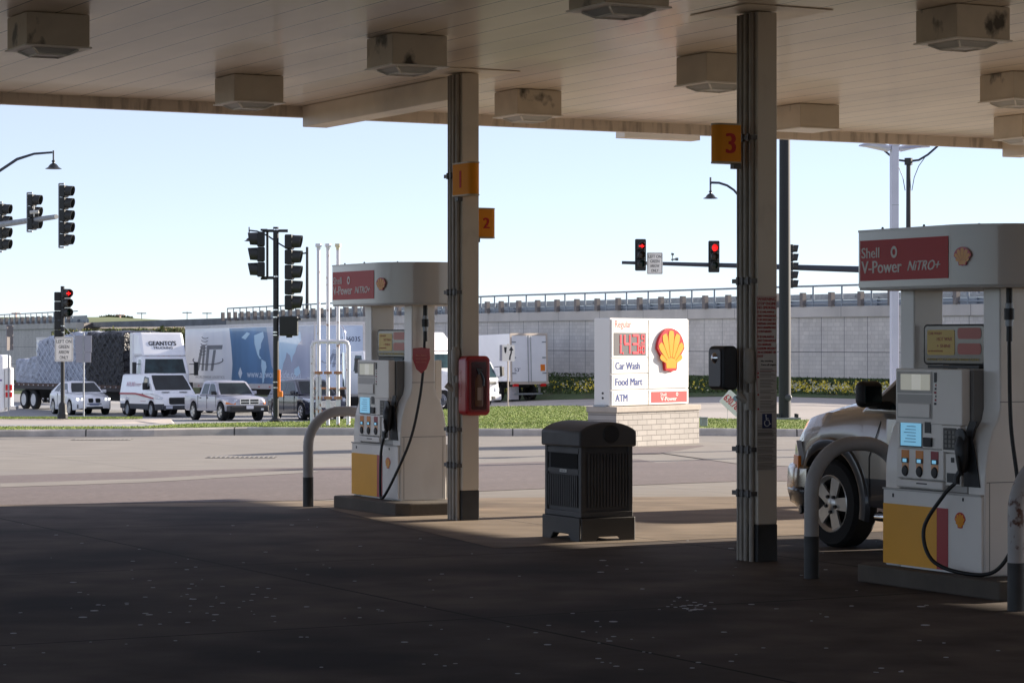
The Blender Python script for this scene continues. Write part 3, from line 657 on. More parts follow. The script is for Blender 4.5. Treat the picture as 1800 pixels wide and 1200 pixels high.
def pump(name_lab, v, u, hose_pts, tagplate, detail=True):
    t = thing('fuel_pump', name_lab, 'fuel pump', S(v, u, .15), AX, 'fuel pumps under the canopy')
    hw, pil = .30, .15
    for y0, y1 in ((-.65, -.44), (.46, .65)):
        e = MB().prism(bottle(hw, pil), y0, y1, 'XZ').build('end_frame', PW, t, bevel=.012, smooth=True)
        if y0 < 0:
            MB().box(-hw+.02, hw-.02, y0-.003, y0, .738, .744).box(-pil, pil, y0-.003, y0, 1.37, 1.376).build('panel_seam', PGD, e)
            MB().box(-hw+.045, -hw+.049, y0-.003, y0, .02, .738).box(hw-.049, hw-.045, y0-.003, y0, .02, .738).build('trim_line', PGD, e)
    B(-.285, .285, -.44, .46, 0, .64).build('lower_cabinet', PW, t)
    B(-.24, .24, -.44, .46, .64, 1.62).build('core', PGD, t)
    for sgn in (-1, 1):
        # everything on one customer face; x = outward distance, y along the face, mirrored by sgn
        def bx(name, m, y0, y1, z0, z1, x0, x1, par=t, bevel=0):
            X0, X1 = sorted((sgn*x0, sgn*x1)); Y0, Y1 = sorted((y0*(-sgn), y1*(-sgn)))
            return B(X0, X1, Y0, Y1, z0, z1).build(name, m, par, bevel=bevel)
        # for sgn=-1 (the side towards the camera) y is the true local y: -.65 = near end
        lp = bx('cabinet_door', PW, -.64, .645, .02, .63, .302, .325, bevel=.006)
        if not detail and sgn > 0: continue
        bx('yellow_panel', YEL, -.075, .643, .022, .515, .326, .329, lp); bx('red_stripe', PRED, -.22, -.076, .022, .515, .326, .329, lp)
        k = bx('lock', BLACK, .50, .515, .57, .60, .326, .331, lp); bx('lock', BLACK, -.42, -.405, .585, .61, .326, .331, lp)
        ld = bx('ledge', PG, -.64, .645, .632, .645, .28, .335)
        # head with screen, card reader, buttons
        hd = bx('head', PW, -.40, .47, 1.18, 1.63, .245, .33, bevel=.01)
        bx('head_side', PW, -.40, .47, .76, 1.179, .245, .28, bevel=.004)
        df = bx('display_frame', PG, -.02, .44, 1.43, 1.605, .331, .336, hd); bx('price_display', LCD2, .0, .39, 1.455, 1.585, .337, .340, df)
        bx('display_pane', plain('lcd_cell', (232, 232, 220), .3, emit=(lin((235, 232, 220)), .1)), .12, .24, 1.457, 1.583, .3405, .3415, df)
        bx('recess_shading', PG, -.02, .44, 1.225, 1.42, .331, .334, hd)  # grey plate; its tone stands in for the shading of a recess
        bx('upper_bezel', PW, .0, .42, 1.235, 1.345, .335, .345, hd, bevel=.004)
        sc_ = bx('screen_bezel', PW, -.14, .45, .985, 1.225, .28, .325, bevel=.006)
        bx('screen', LCD, .13, .405, 1.00, 1.20, .3255, .3285, sc_); fr_ = bx('screen_edge', BLACK, .115, .42, .99, 1.21, .3252, .3258, sc_)
        bx('card_slot', BLACK, -.0, .08, 1.11, 1.20, .3255, .331, sc_); bx('card_reader', PLASTIC, -.02, .09, 1.0, 1.075, .3255, .345, sc_, bevel=.006)
        kb_ = bx('keypad_panel', PW, -.38, -.145, .965, 1.178, .28, .328, bevel=.005)
        for r_ in range(4):
            for c__ in range(3): bx('key', plain('key_grey', (120, 118, 112), .5), -.315+c__*.048, -.283+c__*.048, 1.005+r_*.036, 1.03+r_*.036, .333, .336, kb_) if detail and sgn < 0 else None
        if sgn < 0:
            for r_ in range(6): bx('screen_line', plain('screen_ink', (90, 140, 180), .4), .20, .36-.02*(r_ % 3), 1.03+r_*.025, 1.036+r_*.025, .3286, .3292, sc_)
            for r_ in range(9): bx('sticker', plain('sticker_red', (150, 50, 60), .5) if r_ % 2 else BLACK, -.075, -.045-.008*(r_ % 3), 1.34+r_*.03, 1.358+r_*.03, .3305, .332, hd)
            bx('label_plate', BLACK, -.08, -.05, 1.53, 1.60, .332, .336, hd)
        bx('keypad', plain('keypad_dark', (34, 32, 30), .4), -.33, -.165, .985, 1.16, .3285, .333, kb_)
        # grade buttons
        gp_ = bx('grade_panel', PW, -.17, .45, .735, .98, .28, .335, bevel=.01)
        for y, cc in ((.33, 'grade_orange'), (.14, 'grade_orange'), (-.06, 'grade_red')):
            s_ = bx('grade_strip', plain(cc, (226, 140, 60) if cc[-1] == 'e' else (150, 30, 46), .4), y-.05, y+.05, .865, .965, .3355, .338, gp_)
            bx('grade_label', plain('grade_pale', (232, 176, 130), .4), y-.045, y+.045, .80, .86, .3355, .3375, gp_)
            pd = bx('price_window', BLACK, y-.045, y+.045, .86, .90, .3385, .341, s_); bx('price_cell', LCD, y-.022, y+.03, .866, .894, .3413, .342, pd)
            m = MB().lathe([(.0, -.012), (.035, -.010), (.042, 0)], (0, 0, 0), 'X', 16)
            for i in range(len(m.v)): a_, b_, c_ = m.v[i]; m.v[i] = ((.338-a_)*sgn, (b_+y)*(-sgn), c_*1.1+.795)
            m.build('grade_button', PLASTIC, gp_, smooth=True)
        rl = bx('receipt_ledge', PW, -.17, .45, .66, .725, .28, .345, bevel=.012); bx('receipt_slot', BLACK, .03, .17, .695, .705, .3455, .348, rl)
        bx('lower_head', PG, -.40, .47, .648, .76, .245, .275)
        bx('nozzle_slot_plate', PW, -.38, -.175, .70, .955, .28, .318, bevel=.004); bx('sensor', BLACK, -.29, -.25, .885, .925, .319, .322); bx('coin_slot', BLACK, -.36, -.2, .725, .80, .319, .324)
        # nozzle boot at the near end of the face: dark curved recess
        rc = MB().prism([(-.60, .70), (-.40, .70), (-.40, 1.10), (-.47, 1.22), (-.56, 1.22), (-.50, 1.1), (-.55, .92)], .301, .309, 'YZ')
        rc.v = [((p[0])*sgn, p[1]*(-sgn), p[2]) for p in rc.v]; rc.build('nozzle_boot', PLASTIC, t)
        nz = MB().tube([(.33, -.43, 1.10), (.36, -.44, 1.02), (.36, -.45, .92), (.35, -.43, .82)], [.05, .062, .055, .035], 10).tube([(.36, -.44, .84), (.38, -.40, .78), (.38, -.40, .72)], .024, 8)
        nz.tube([(.37, -.42, .98), (.42, -.47, .93), (.41, -.47, .84), (.36, -.44, .80)], .012, 8).lathe([(.0, .345), (.06, .35), (.065, .375), (.0, .385)], (0, -.43, 1.10), 'X', 14)
        nz.v = [(p[0]*sgn, p[1]*(-sgn), p[2]) for p in nz.v]; nz.build('nozzle', BLACK, t, smooth=True)
        if sgn < 0: pecten('shell_emblem', lp, (-.3255, -.375, .37), (0, -1, 0), (0, 0, 1), .125)
    # side wings seen beside the head at the far end
    # advertising screen between the pillars
    ad = thing2 = MB().prism([(a, b) for a, b in rrect(-.42, .40, 1.66, 1.99, .04)], -.10, -.04, 'YZ').build('advert_frame', PLASTIC, t, bevel=.008)
    MB().prism(rrect(-.395, .375, 1.675, 1.975, .03), -.104, -.101, 'YZ').build('advert_backing', plain('advert_grey', (118, 110, 104), .25, coat=.5), ad)
    MB().prism(rrect(-.02, .34, 1.74, 1.945, .02), -.107, -.1045, 'YZ').build('advert_yellow', plain('advert_yellow', (206, 168, 50), .3), ad)
    for a, b, c, d_ in ((-.36, -.06, 1.87, 1.96), (-.36, -.06, 1.745, 1.835)): MB().prism(rrect(a, b, c, d_, .03), -.107, -.1045, 'YZ').build('advert_red', plain('advert_red', (178, 66, 50), .3), ad)
    AR = plain('advert_text', (168, 60, 34), .4); AY = plain('advert_text_yellow', (200, 170, 60), .4)
    for s_, y, z_, wd, hg, m_ in (('HOT WAX', .21, 1.855, .2, .03, AR), ('+ SHINE', .21, 1.80, .18, .028, AR), ('GET AN ADDITIONAL', .33, 1.765, .2, .014, AR), ('CAR WASH', .32, 1.905, .17, .022, AR), ('DO NOT LEAVE PUMP UNTIL FINISHED FUELING', .34, 1.695, .68, .018, AY)):
        text('lettering', s_, m_, ad, (-.1075, y, z_), (0, -1, 0), (0, 0, 1), wd, hg, depth=.002)
    B(-.13, -.03, -.36, .30, 1.632, 1.655).build('advert_base', BLACK, t)
    # rounded topper
    a, bq = .60, .78; pl = []
    # stadium plan: flat long sides with round ends
    Rr = .60
    for k in range(0, 181, 10): pl.append((Rr*math.cos(R(180+k)), -.58+.52*math.sin(R(180+k))))
    for k in range(0, 181, 10): pl.append((Rr*math.cos(R(k)), .60+.14*math.sin(R(k))))
    tp = MB().prism(pl, 2.29, 2.75, 'XY').build('topper', ARCHW, t, smooth=30)
    MB().prism([(x*.99, y*.99) for x, y in pl], 2.27, 2.289, 'XY').build('topper_underside', PG, tp)
    MB().prism([(x*1.006, y*1.006) for x, y in pl], 2.745, 2.762, 'XY').build('topper_lip', ARCHW, tp)
    for sgn in (-1, 1):
        pn = MB(); X = sgn*(Rr+.001)
        pn.box(min(X, X+sgn*.004), max(X, X+sgn*.004), -.58, .585, 2.345, 2.675); pp = pn.build('red_panel', PANR, tp)
        if sgn < 0:
            o = lambda y, z_: (X-.0045, y, z_)
            text('lettering', 'Shell', TXW, pp, o(.56, 2.53), (0, -1, 0), (0, 0, 1), .24, .085, depth=.003, bold=.012)
            text('lettering', 'V-Power', TXW, pp, o(.56, 2.405), (0, -1, 0), (0, 0, 1), .54, .10, depth=.003, bold=.02)
            text('lettering', 'NiTRO+', TXW, pp, o(-.06, 2.415), (0, -1, 0), (0, 0, 1), .42, .078, depth=.003, shear=.35, bold=.02)
            rg = MB().lathe([(.022, 0), (.022, .003), (.042, .003), (.042, 0)], (0, 0, 0), 'Z', 20, True)
            for i in range(len(rg.v)): p = rg.v[i]; rg.v[i] = (p[0], p[1]*1.15, p[2])
            rg.xf(frame(o(.12, 2.57), (0, -1, 0), (0, 0, 1))).build('ring_mark', TXW, pp)
    k = 17; pe = (Rr*math.cos(R(180+k)), -.58+.52*math.sin(R(180+k))); tg = Vector((Rr*math.sin(R(k)), -.52*math.cos(R(k)), 0)).normalized(); nn = Vector((tg.y, -tg.x, 0))
    if nn.x > 0: nn = -nn
    pecten('shell_emblem', tp, (pe[0]+nn.x*.012, pe[1]+nn.y*.012, 2.44), tuple(tg), (0, 0, 1), .145, .006)
    for q, w_ in ((-.2, 0), (.35, 0), (-.58, -.52)): MB().lathe([(.012, 2.76), (.008, 2.78), (0, 2.782)], (-.55 if w_ == 0 else -.3, q, 0), 'Z', 8).build('screw', BLACK, tp)
    # hose
    hp = [Vector(p) for p in hose_pts]
    cu = []      # catmull-rom
    for i in range(len(hp)-1):
        p0, p1, p2, p3 = hp[max(i-1, 0)], hp[i], hp[i+1], hp[min(i+2, len(hp)-1)]
        for k in range(8):
            q = k/8; cu.append(.5*((2*p1)+(-p0+p2)*q+(2*p0-5*p1+4*p2-p3)*q*q+(-p0+3*p1-3*p2+p3)*q**3))
    cu.append(hp[-1]); ho = MB().tube(cu, .016, 10).build('hose', HOSE, t, smooth=True)
    a = hp[0]; MB().tube([a+Vector((0, 0, .05)), a-Vector((0, 0, .16))], .026, 10).tube([a-Vector((0, 0, .20)), a-Vector((0, 0, .29))], .04, 14).tube([a-Vector((0, 0, .34)), a-Vector((0, 0, .46))], .024, 10).build('breakaway_coupling', BLACK, ho, smooth=True)
    MB().tube([a-Vector((0, 0, .16)), a-Vector((0, 0, .20))], .03, 12).tube([a-Vector((0, 0, .29)), a-Vector((0, 0, .34))], .03, 12).build('coupling_ring', STEEL, ho, smooth=True)
    if tagplate:
        z_ = tagplate
        q = min(cu, key=lambda p: abs(p.z-z_)); 
        pl = [(-.10, .14), (0, .15), (.10, .14), (.105, .02), (.06, -.10), (0, -.15), (-.06, -.10), (-.105, .02)]
        tgp = MB().prism(pl, 0, .012, 'XY').xf(frame((q.x-.05, q.y-.04, z_), (.80, -.6, 0), (0, 0, 1))).build('hose_tag', PRED, ho, bevel=.004)
        M = frame((q.x-.05, q.y-.04, z_), (.80, -.6, 0), (0, 0, 1)); nm = M.to_3x3() @ Vector((0, 0, 1))
        for s_, yy, wd in (('Please Return', .05, .12), ('nozzle to pump', .01, .13), ('before driving', -.03, .12)):
            text('lettering', s_, plain('tag_text', (220, 140, 110), .5), tgp, M @ Vector((0, yy, .013)), (.80, -.6, 0), (0, 0, 1), wd, .02, 'CENTER', .002)
    return t
ISL = 0
def island(v, u, label, y0=-1.0, y1=.75):
    pl = [(-.5, y0+.1), (-.36, y0), (.36, y0), (.5, y0+.1), (.5, y1-.1), (.36, y1), (-.36, y1), (-.5, y1-.1)]
    o = MB().prism(pl, 0, .15, 'XY').build('pump_island', CURB, None, bevel=.015, loc=S(v, u, 0), rz=AX)
    tag(o, label, 'kerb island', 'raised concrete pump islands')
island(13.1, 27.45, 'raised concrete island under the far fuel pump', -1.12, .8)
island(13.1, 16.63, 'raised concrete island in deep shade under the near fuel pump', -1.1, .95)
h1 = [(-.02, -.74, 2.31), (-.03, -.74, 1.85), (-.06, -.76, 1.5), (-.12, -.78, 1.15), (-.22, -.76, .72), (-.36, -.64, .3), (-.43, -.50, .06), (-.44, -.42, .04), (-.42, -.36, .2), (-.40, -.34, .55), (-.38, -.38, .74)]
h3 = [(-.13, -.74, 2.31), (-.13, -.74, 1.85), (-.13, -.76, 1.2), (-.14, -.86, .7), (-.2, -.90, .32), (-.3, -.78, .06), (-.42, -.52, .03), (-.52, -.26, .12), (-.52, -.16, .36), (-.44, -.30, .62), (-.38, -.40, .74)]
pump('far fuel pump with a red tag on its hose, left of the slim column', 13.14, 27.45, h1, 1.63)
pump('near fuel pump with a long drooping hose at the right edge of the photo', 13.04, 16.63, h3, None)
pump('fuel pump of the next pump row, outside the picture', 24.04, 24.9, h1, None, False)
pump('fuel pump of the next pump row, farther along and outside the picture', 24.04, 15.4, h1, None, False)
# hoop bollards
HPM = mat('bollard_paint', (.36, .34, .325), .45, n=(3, .12), n2=(2.5, .2, (.22, .205, .19), .6)); HPR = mat('bollard_rusty', (.42, .40, .385), .5, n=(3, .1), n2=(9, .06, (.11, .045, .025), .56, (1, 1, .8)))
def hoop(v, u, label, m, wd=.95, top=1.15, r=.062):
    t = thing('hoop_bollard', label, 'bollard', S(v, u, 0), AX, 'bent pipe hoop bollards at the island ends'); rc = .42
    pth = [(0, 0, z_) for z_ in np.linspace(.36, top-rc, 4)]+[(rc-rc*math.cos(R(a)), 0, top-rc+rc*math.sin(R(a))) for a in range(8, 91, 8)]
    pth += [(wd-rc+rc*math.sin(R(a)), 0, top-rc+rc*math.cos(R(a))) for a in range(2, 91, 8)]+[(wd, 0, z_) for z_ in np.linspace(top-rc, .36, 4)]
    MB().tube(pth, r, 16, False).build('pipe', m, t, smooth=True)
    for x in (0, wd): MB().tube([(x, 0, 0), (x, 0, .361)], r+.002, 16).build('dark_base', COLD, t, smooth=True)
hoop(12.42, 28.5, 'grey hoop bollard left of the far fuel pump', HPM)
hoop(12.40, 17.86, 'grey hoop bollard in front of the pickup, left of the near fuel pump', HPM, top=1.13)
hoop(12.25, 15.0, 'scuffed rusty hoop bollard at the right edge, in front of the near fuel pump', HPR)
# ---------------------------------------------------------------- litter bin
BIN = mat('bin_plastic', (.080, .077, .076), .6, n=(3, .2), bump=(80, .15, .002))
bn = thing('waste_bin', 'large dark grey ribbed waste bin with a domed lid, between the columns', 'waste bin', S(12.92, 22.55, 0), AX)
a, b = .30, .375
fb = MB()
for s_ in (-1, 1):
    fb.prism([(-a-.01, 0), (-a+.15, 0), (-a+.19, .05), (a-.19, .05), (a-.15, 0), (a+.01, 0), (a+.01, .24), (-a-.01, .24)], s_*(b+.02)-.01, s_*(b+.02)+.01, 'XZ')
    fb.prism([(-b-.01, 0), (-b+.16, 0), (-b+.22, .07), (b-.22, .07), (b-.16, 0), (b+.01, 0), (b+.01, .24), (-b-.01, .24)], s_*(a+.015)-.01, s_*(a+.015)+.01, 'YZ')
fb.box(-a, a, -b, b, .08, .236); fb.build('base', plain('bin_base', (70, 68, 66), .6, n=(3, .15)), bn, bevel=.008)
B(-a+.02, a-.02, -b+.02, b-.02, .24, .95).build('body', BIN, bn, bevel=.012)
fr = MB()
for (x0, x1, y0, y1) in ((-a, -a+.05, -b, -b+.05), (a-.05, a, -b, -b+.05), (-a, -a+.05, b-.05, b), (a-.05, a, b-.05, b)): fr.box(x0, x1, y0, y1, .241, .95)
fr.box(-a-.002, a+.002, -b-.002, b+.002, .241, .30).build('corner_post', BIN, bn, bevel=.008)
rb = MB()
for i in range(13): x = -a+.085+i*.036; rb.box(x, x+.018, -b+.001, -b+.02, .34, .88)
rb.m = 0
for i in range(16): y = -b+.09+i*.038; rb.box(-a+.001, -a+.02, y, y+.018, .34, .66)
rb.build('ribs', BIN, bn, bevel=.003)
B(-a+.002, -a+.02, -b+.06, b-.06, .88, .93).build('slot_frame', BIN, bn); B(-a+.002, -a+.02, -b+.06, b-.06, .68, .72).build('slot_frame', BIN, bn)
B(-a+.012, -a+.0195, -b+.10, b-.10, .725, .875).build('waste_slot', mat('slot_black', (.004, .004, .004), .9), bn)
st_ = B(-a-.001, -a+.002, -.08, .06, .685, .715).build('sticker', plain('sticker_pale', (205, 205, 200), .5), bn)
text('lettering', 'THANK YOU', BLACK, st_, (-a-.0015, .045, .693), (0, -1, 0), (0, 0, 1), .10, .012, depth=.001)
ld = MB(); ring = []
zs_ = [(0, .95), (0, 1.10)]; dome = [(x, 1.10+.095*(1-(x/(a+.03))**2)**.85) for x in np.linspace(-(a+.03), a+.03, 15)]
ld.prism([(-(a+.03), .945)]+dome+[(a+.03, .945)], -b-.03, b+.03, 'XZ'); ld.build('lid', BIN, bn, bevel=.02, smooth=50)
MB().lathe([(0, -b-.045), (.085, -b-.045), (.095, -b-.031)], (.03, 0, 1.075), 'Y', 24).build('lid_disc', PLASTIC, bn, smooth=True)
# ---------------------------------------------------------------- price sign
SW = plain('sign_white', (236, 234, 228), .4, n=(1, .02)); SG = plain('sign_panel', (214, 214, 210), .35); SB = plain('sign_blue', (4, 52, 128), .7)
LED = plain('led_red', (190, 10, 30), .6, emit=(lin((255, 20, 50)), .42)); LEDG = plain('led_back', (66, 64, 70), .6)
b50 = R(50); SL = Vector(((1072-900)/F*48.4, 48.4, 0)); srz = math.atan2(math.sin(b50), math.cos(b50))
ps = thing('price_sign', 'white station price sign with a red and yellow shell emblem, on a brick base', 'price sign', SL, srz)
W_, D_ = 2.50, .38; zb, zt = .77, 2.44      # local x along the face, -y = front
B(0, W_, 0, D_, zb, zt).build('cabinet', SW, ps, bevel=.015)
XM = 1.17
def fpanel(x0, x1, z0, z1, nm='panel_frame', m=SW): return B(x0, x1, -.03, -.001, z0, z1).build(nm, m, ps, bevel=.008)
fr1 = fpanel(.02, XM-.02, 1.695, zt-.02); fr2 = [fpanel(.02, XM-.02, z0, z0+.285) for z0 in (1.395, 1.09, .785)]
fr3 = fpanel(XM+.02, W_-.02, 1.095, zt-.02); fr4 = fpanel(XM+.02, W_-.02, .785, 1.07)
B(.08, XM-.08, -.034, -.0305, 2.18, zt-.06).build('header_panel', plain('sign_cream', (238, 234, 222), .4), fr1)
text('lettering', 'Regular', plain('letter_coral', (188, 34, 28), .7), fr1, (.12, -.035, 2.225), (1, 0, 0), (0, 0, 1), .50, .17, depth=.002)
B(.08, XM-.08, -.034, -.0305, 1.73, 2.165).build('led_panel', LEDG, fr1)
def digit(ch, x, z0, w_, hh, th):
    segs = {'1': 'BC', '4': 'FGBC', '3': 'ABGCD', '9': 'ABCDFG', '0': 'ABCDEF'}[ch]; m = MB(); g = .01
    for s_ in segs:
        if s_ in 'AGD': zc = {'A': z0+hh-th, 'G': z0+hh/2-th/2, 'D': z0}[s_]; m.box(x+th*.4, x+w_-th*.4, -.042, -.0345, zc, zc+th)
        else:
            xx = x if s_ in 'EF' else x+w_-th; za, zb_ = ((z0+hh/2, z0+hh) if s_ in 'FB' else (z0, z0+hh/2)); m.box(xx, xx+th, -.0415, -.0345, za+g, zb_-g)
    m.build('digit', LED, fr1)
digit('1', .14, 1.765, .17, .37, .04); digit('4', .39, 1.765, .21, .37, .042); digit('3', .65, 1.765, .21, .37, .042)
B(.345, .375, -.042, -.0345, 1.765, 1.795).build('digit', LED, fr1)
digit('9', .93, 1.965, .115, .17, .02); digit('1', .86, 1.765, .05, .15, .02); digit('0', .945, 1.765, .10, .15, .02); B(.90, 1.05, -.042, -.0345, 1.936, 1.944).build('digit', LED, fr1)
for f_, s_, wd in zip(fr2, ('Car Wash', 'Food Mart', 'ATM'), (.76, .84, .37)):
    z0 = min(v_.co.z for v_ in f_.data.vertices)
    B(.08, XM-.09, -.034, -.0305, z0+.03, z0+.255).build('name_panel', SG, f_)
    text('lettering', s_, SB, f_, (.13, -.035, z0+.075), (1, 0, 0), (0, 0, 1), wd, .135, depth=.002, bold=.03)
pecten('shell_emblem', ps, (1.83, -.032, 1.43), (1, 0, 0), (0, 0, 1), .84, .055)
rp = B(XM+.09, W_-.08, -.034, -.0305, .82, 1.03).build('red_panel', plain('panel_red', (206, 16, 24), .6), fr4)
text('lettering', 'Shell', TXW, rp, (1.55, -.035, .945), (1, 0, 0), (0, 0, 1), .19, .06, depth=.003, bold=.01); text('lettering', 'V-Power', TXW, rp, (1.56, -.035, .85), (1, 0, 0), (0, 0, 1), .52, .08, depth=.003, bold=.02)
MB().lathe([(.02, 0), (.02, .003), (.036, .003), (.036, 0)], (0, 0, 0), 'Z', 16, True).xf(frame((2.09, -.035, .975), (1, 0, 0), (0, 0, 1))).build('ring_mark', TXW, rp)
MB().lathe([(0, -.01), (.02, -.01), (.022, 0)], (0, .17, .93), 'X', 10).lathe([(0, -.01), (.02, -.01), (.022, 0)], (0, .17, 1.02), 'X', 10).build('bolt', BLACK, ps)
BRK = mat('light_brick', (.44, .41, .375), .85, n=(2, .08), bump=(30, .3)); brickify(BRK, .30, .102, .01, (.50, .50, .50), amt=.12, obj=True, msize=.008)
bb = tag(B(-.06, W_+.10, -.20, D_+.10, -.02, .66).build('brick_base', BRK, None, loc=SL, rz=srz), 'low pale brick plinth carrying the price sign', 'plinth')
bc_ = B(-.09, W_+.13, -.23, D_+.12, .66, .765).build('cap', mat('cap_stone', (.46, .41, .35), .85, n=(3, .12), bump=(20, .3)), bb, bevel=.01)
gf = B(-.09, .02, .05, .33, .767, .80).build('steel_plate', STEEL, ps)
# small things on the lawn
def at(px, Y, z_=None):
    X = (px-900)/F*Y; return Vector((X, Y, (h(X, Y)) if z_ is None else z_))
jb = thing('ground_box', 'small grey electrical box in the grass right of the brick plinth', 'box', at(1237, 56.6, .12), R(20))
B(-.07, .07, -.06, .06, 0, .18).build('body', STEEL, jb, bevel=.01); B(-.08, .08, -.07, .07, .18, .21).build('lid', STEEL, jb, bevel=.006)
ys_ = thing('yard_sign', 'small tilted white yard sign with a red phone number, behind the near column', 'sign', at(1290, 60, .12), R(8))
sq = MB().box(-.3, .3, -.01, .01, -.19, .19); sq.xf(Matrix.Translation((0, 0, .42)) @ Matrix.Rotation(R(42), 4, 'Y')); pl_ = sq.build('panel', plain('sign_plain', (235, 235, 235), .5), ys_)
M = Matrix.Rotation(R(42), 4, 'Y'); text('lettering', '630.787.', plain('phone_red', (200, 30, 50), .5), pl_, Vector((0, 0, .42))+M @ Vector((-.27, -.0115, -.09)), M @ Vector((1, 0, 0)), M @ Vector((0, 0, 1)), .50, .17, depth=.003, bold=.02)
MB().lathe([(0, 0), (.07, .0), (.07, .003)], (0, 0, 0), 'Z', 16).xf(frame(Vector((0, 0, .42))+M @ Vector((-.05, -.0115, .125)), M @ Vector((1, 0, 0)), M @ Vector((0, 0, 1)))).build('emblem', plain('emblem_blue', (120, 140, 160), .5), pl_)
MB().tube([(-.15, 0, 0), (-.15, 0, .3)], .006, 6).tube([(.15, 0, 0), (.15, 0, .42)], .006, 6).build('stake', STEEL, ys_)
# vent pipe rack
VP = plain('vent_white', (226, 226, 232), .45, n=(4, .06), n2=(7, .1, lin((150, 110, 80)), .62)); RUST = plain('rusty_clamp', (168, 122, 92), .7, n=(9, .3))
vr = thing('vent_pipe_rack', 'tall white fuel vent pipes in a rusty-clamped white pipe frame', 'vent pipes', at(580, 57.4, .12), R(4))
px_m = F/57.4
for dx, cap in ((-20/px_m, (.75, .75, .78)), (-2/px_m*1.0-.02, (.78, .78, .8)), (14/px_m, (.7, .66, .45))):
    pp_ = MB().tube([(dx, 0, 0), (dx, 0, 4.0)], .04, 10).build('vent_pipe', VP, vr, smooth=True)
    MB().tube([(dx, 0, 3.93), (dx, 0, 3.99), (dx, 0, 4.0), (dx, 0, 4.07)], [.045, .045, .075, .07], 10).build('vent_cap', mat('cap_%d' % int(cap[2]*100), cap, .5), pp_, smooth=True)
    for z_ in (.32, .62, 1.18): MB().tube([(dx, 0, z_-.03), (dx, 0, z_+.03)], .075, 10).tube([(dx-.09, 0, z_), (dx+.09, 0, z_)], .03, 8).build('clamp', RUST, pp_)
    MB().box(dx-.05, dx+.06, -.05, .05, .36, .58).build('valve', VP, pp_, bevel=.015)
MB().tube([(-.40, 0, 0), (-.40, 0, 1.78), (-.37, 0, 1.86), (-.30, 0, 1.88), (.32, 0, 1.88), (.38, 0, 1.86), (.41, 0, 1.78), (.41, 0, 0)], .045, 10).build('frame', VP, vr, smooth=True)
MB().tube([(-.41, .02, .83), (.42, .02, .83)], .022, 8).tube([(-.27, .03, 1.88), (.30, .03, 1.88)], .03, 8).build('crossbar', RUST, vr)
for dx in (-.29, -.22): MB().tube([(dx, -.05, 0), (dx, -.05, 1.1)], .03, 8).build('short_pipe', VP, vr)
# ---------------------------------------------------------------- traffic signals, poles, signs
def lens_mat(c, on):
    base = {'r': (120, 16, 14), 'y': (90, 60, 10), 'g': (10, 60, 40)}[c]
    if on: return mat('signal_lit_%s' % c, lin((255, 40, 40)), .4, emit=(lin((255, 30, 30)), .45))
    return mat('signal_dark_%s' % c, tuple(x*.25 for x in lin(base)), .3)
VIS = plain('visor_black', (40, 42, 42), .55)
def signal_head(lab, loc, rz, n, lit=None, back=False, arrow=False, group='traffic signal heads', bracket=None):
    """faces local +x; loc = centre of the head"""
    t = thing('traffic_signal', lab, 'traffic signal', loc, rz, group); p = .355; H = n*p
    hs = MB()
    for i in range(n): z = -H/2+i*p; hs.box(-.10, .08, -.17, .17, z+.006, z+p-.006)
    hs.build('housing', BLACKG, t, bevel=.03)
    if back: MB().prism(rrect(-.23, .23, -H/2-.11, H/2+.11, .05), -.02, .0, 'YZ').build('backplate', BLACKG, t)
    for i in range(n):
        z = H/2-p*(i+.5); c = ('r', 'y', 'g', 'y', 'g')[i]
        ln = MB().lathe([(0, .10), (.10, .095), (.145, .081)], (0, 0, z), 'X', 20).build('lens', lens_mat(c, lit == i and not arrow), t, smooth=True)
        if lit == i and arrow: MB().box(.1005, .106, -.11, .11, z-.03, z+.03).prism([(.02, z-.09), (.13, z), (.02, z+.09)], .1005, .106, 'YZ').build('arrow', lens_mat(c, True), ln)
        v = MB(); k = 16; a0, a1 = -60, 240; P_ = []
        for j in range(k+1):
            a = R(a0+(a1-a0)*j/k); cut = .30 if True else 0
            for x, r in ((.078, .16), (cut-.06*(1-math.sin(a))/2, .15), (cut-.06*(1-math.sin(a))/2, .143), (.078, .152)): P_.append((x, r*math.cos(a), z+r*math.sin(a)))
        v.add(P_, [(j*4+q, (j+1)*4+q, (j+1)*4+(q+1) % 4, j*4+(q+1) % 4) for j in range(k) for q in range(4)]); v.build('visor', VIS, t, smooth=True)
    if bracket: MB().tube([(-.16, 0, -H/2-.05), (-.16, 0, H/2+.05)], .03, 8).tube([(-.16, 0, H/2+.04), (0, 0, H/2+.04)], .025, 8).tube([(-.16, 0, -H/2-.04), (0, 0, -H/2-.04)], .025, 8).build('bracket', STEEL if bracket == 2 else BLACKG, t)
    return t
def bell_lamp(parent, x, y, z, sc=1):
    m = MB().lathe([(.0, .42), (.03, .42), (.035, .34), (.08, .30), (.085, .26), (.05, .24), (.06, .20), (.13, .16), (.19, .10), (.24, .02), (.36, -.04), (.35, -.05), (.0, .02)], (x, y, z), 'Z', 20)
    for i in range(len(m.v)):
        a, b, c = m.v[i]; m.v[i] = (x+(a-x)*sc, y+(b-y)*sc, z+(c-z)*sc)
    return m.build('lamp_shade', plain('lamp_black', (26, 30, 34), .4, coat=.3), parent, smooth=True)
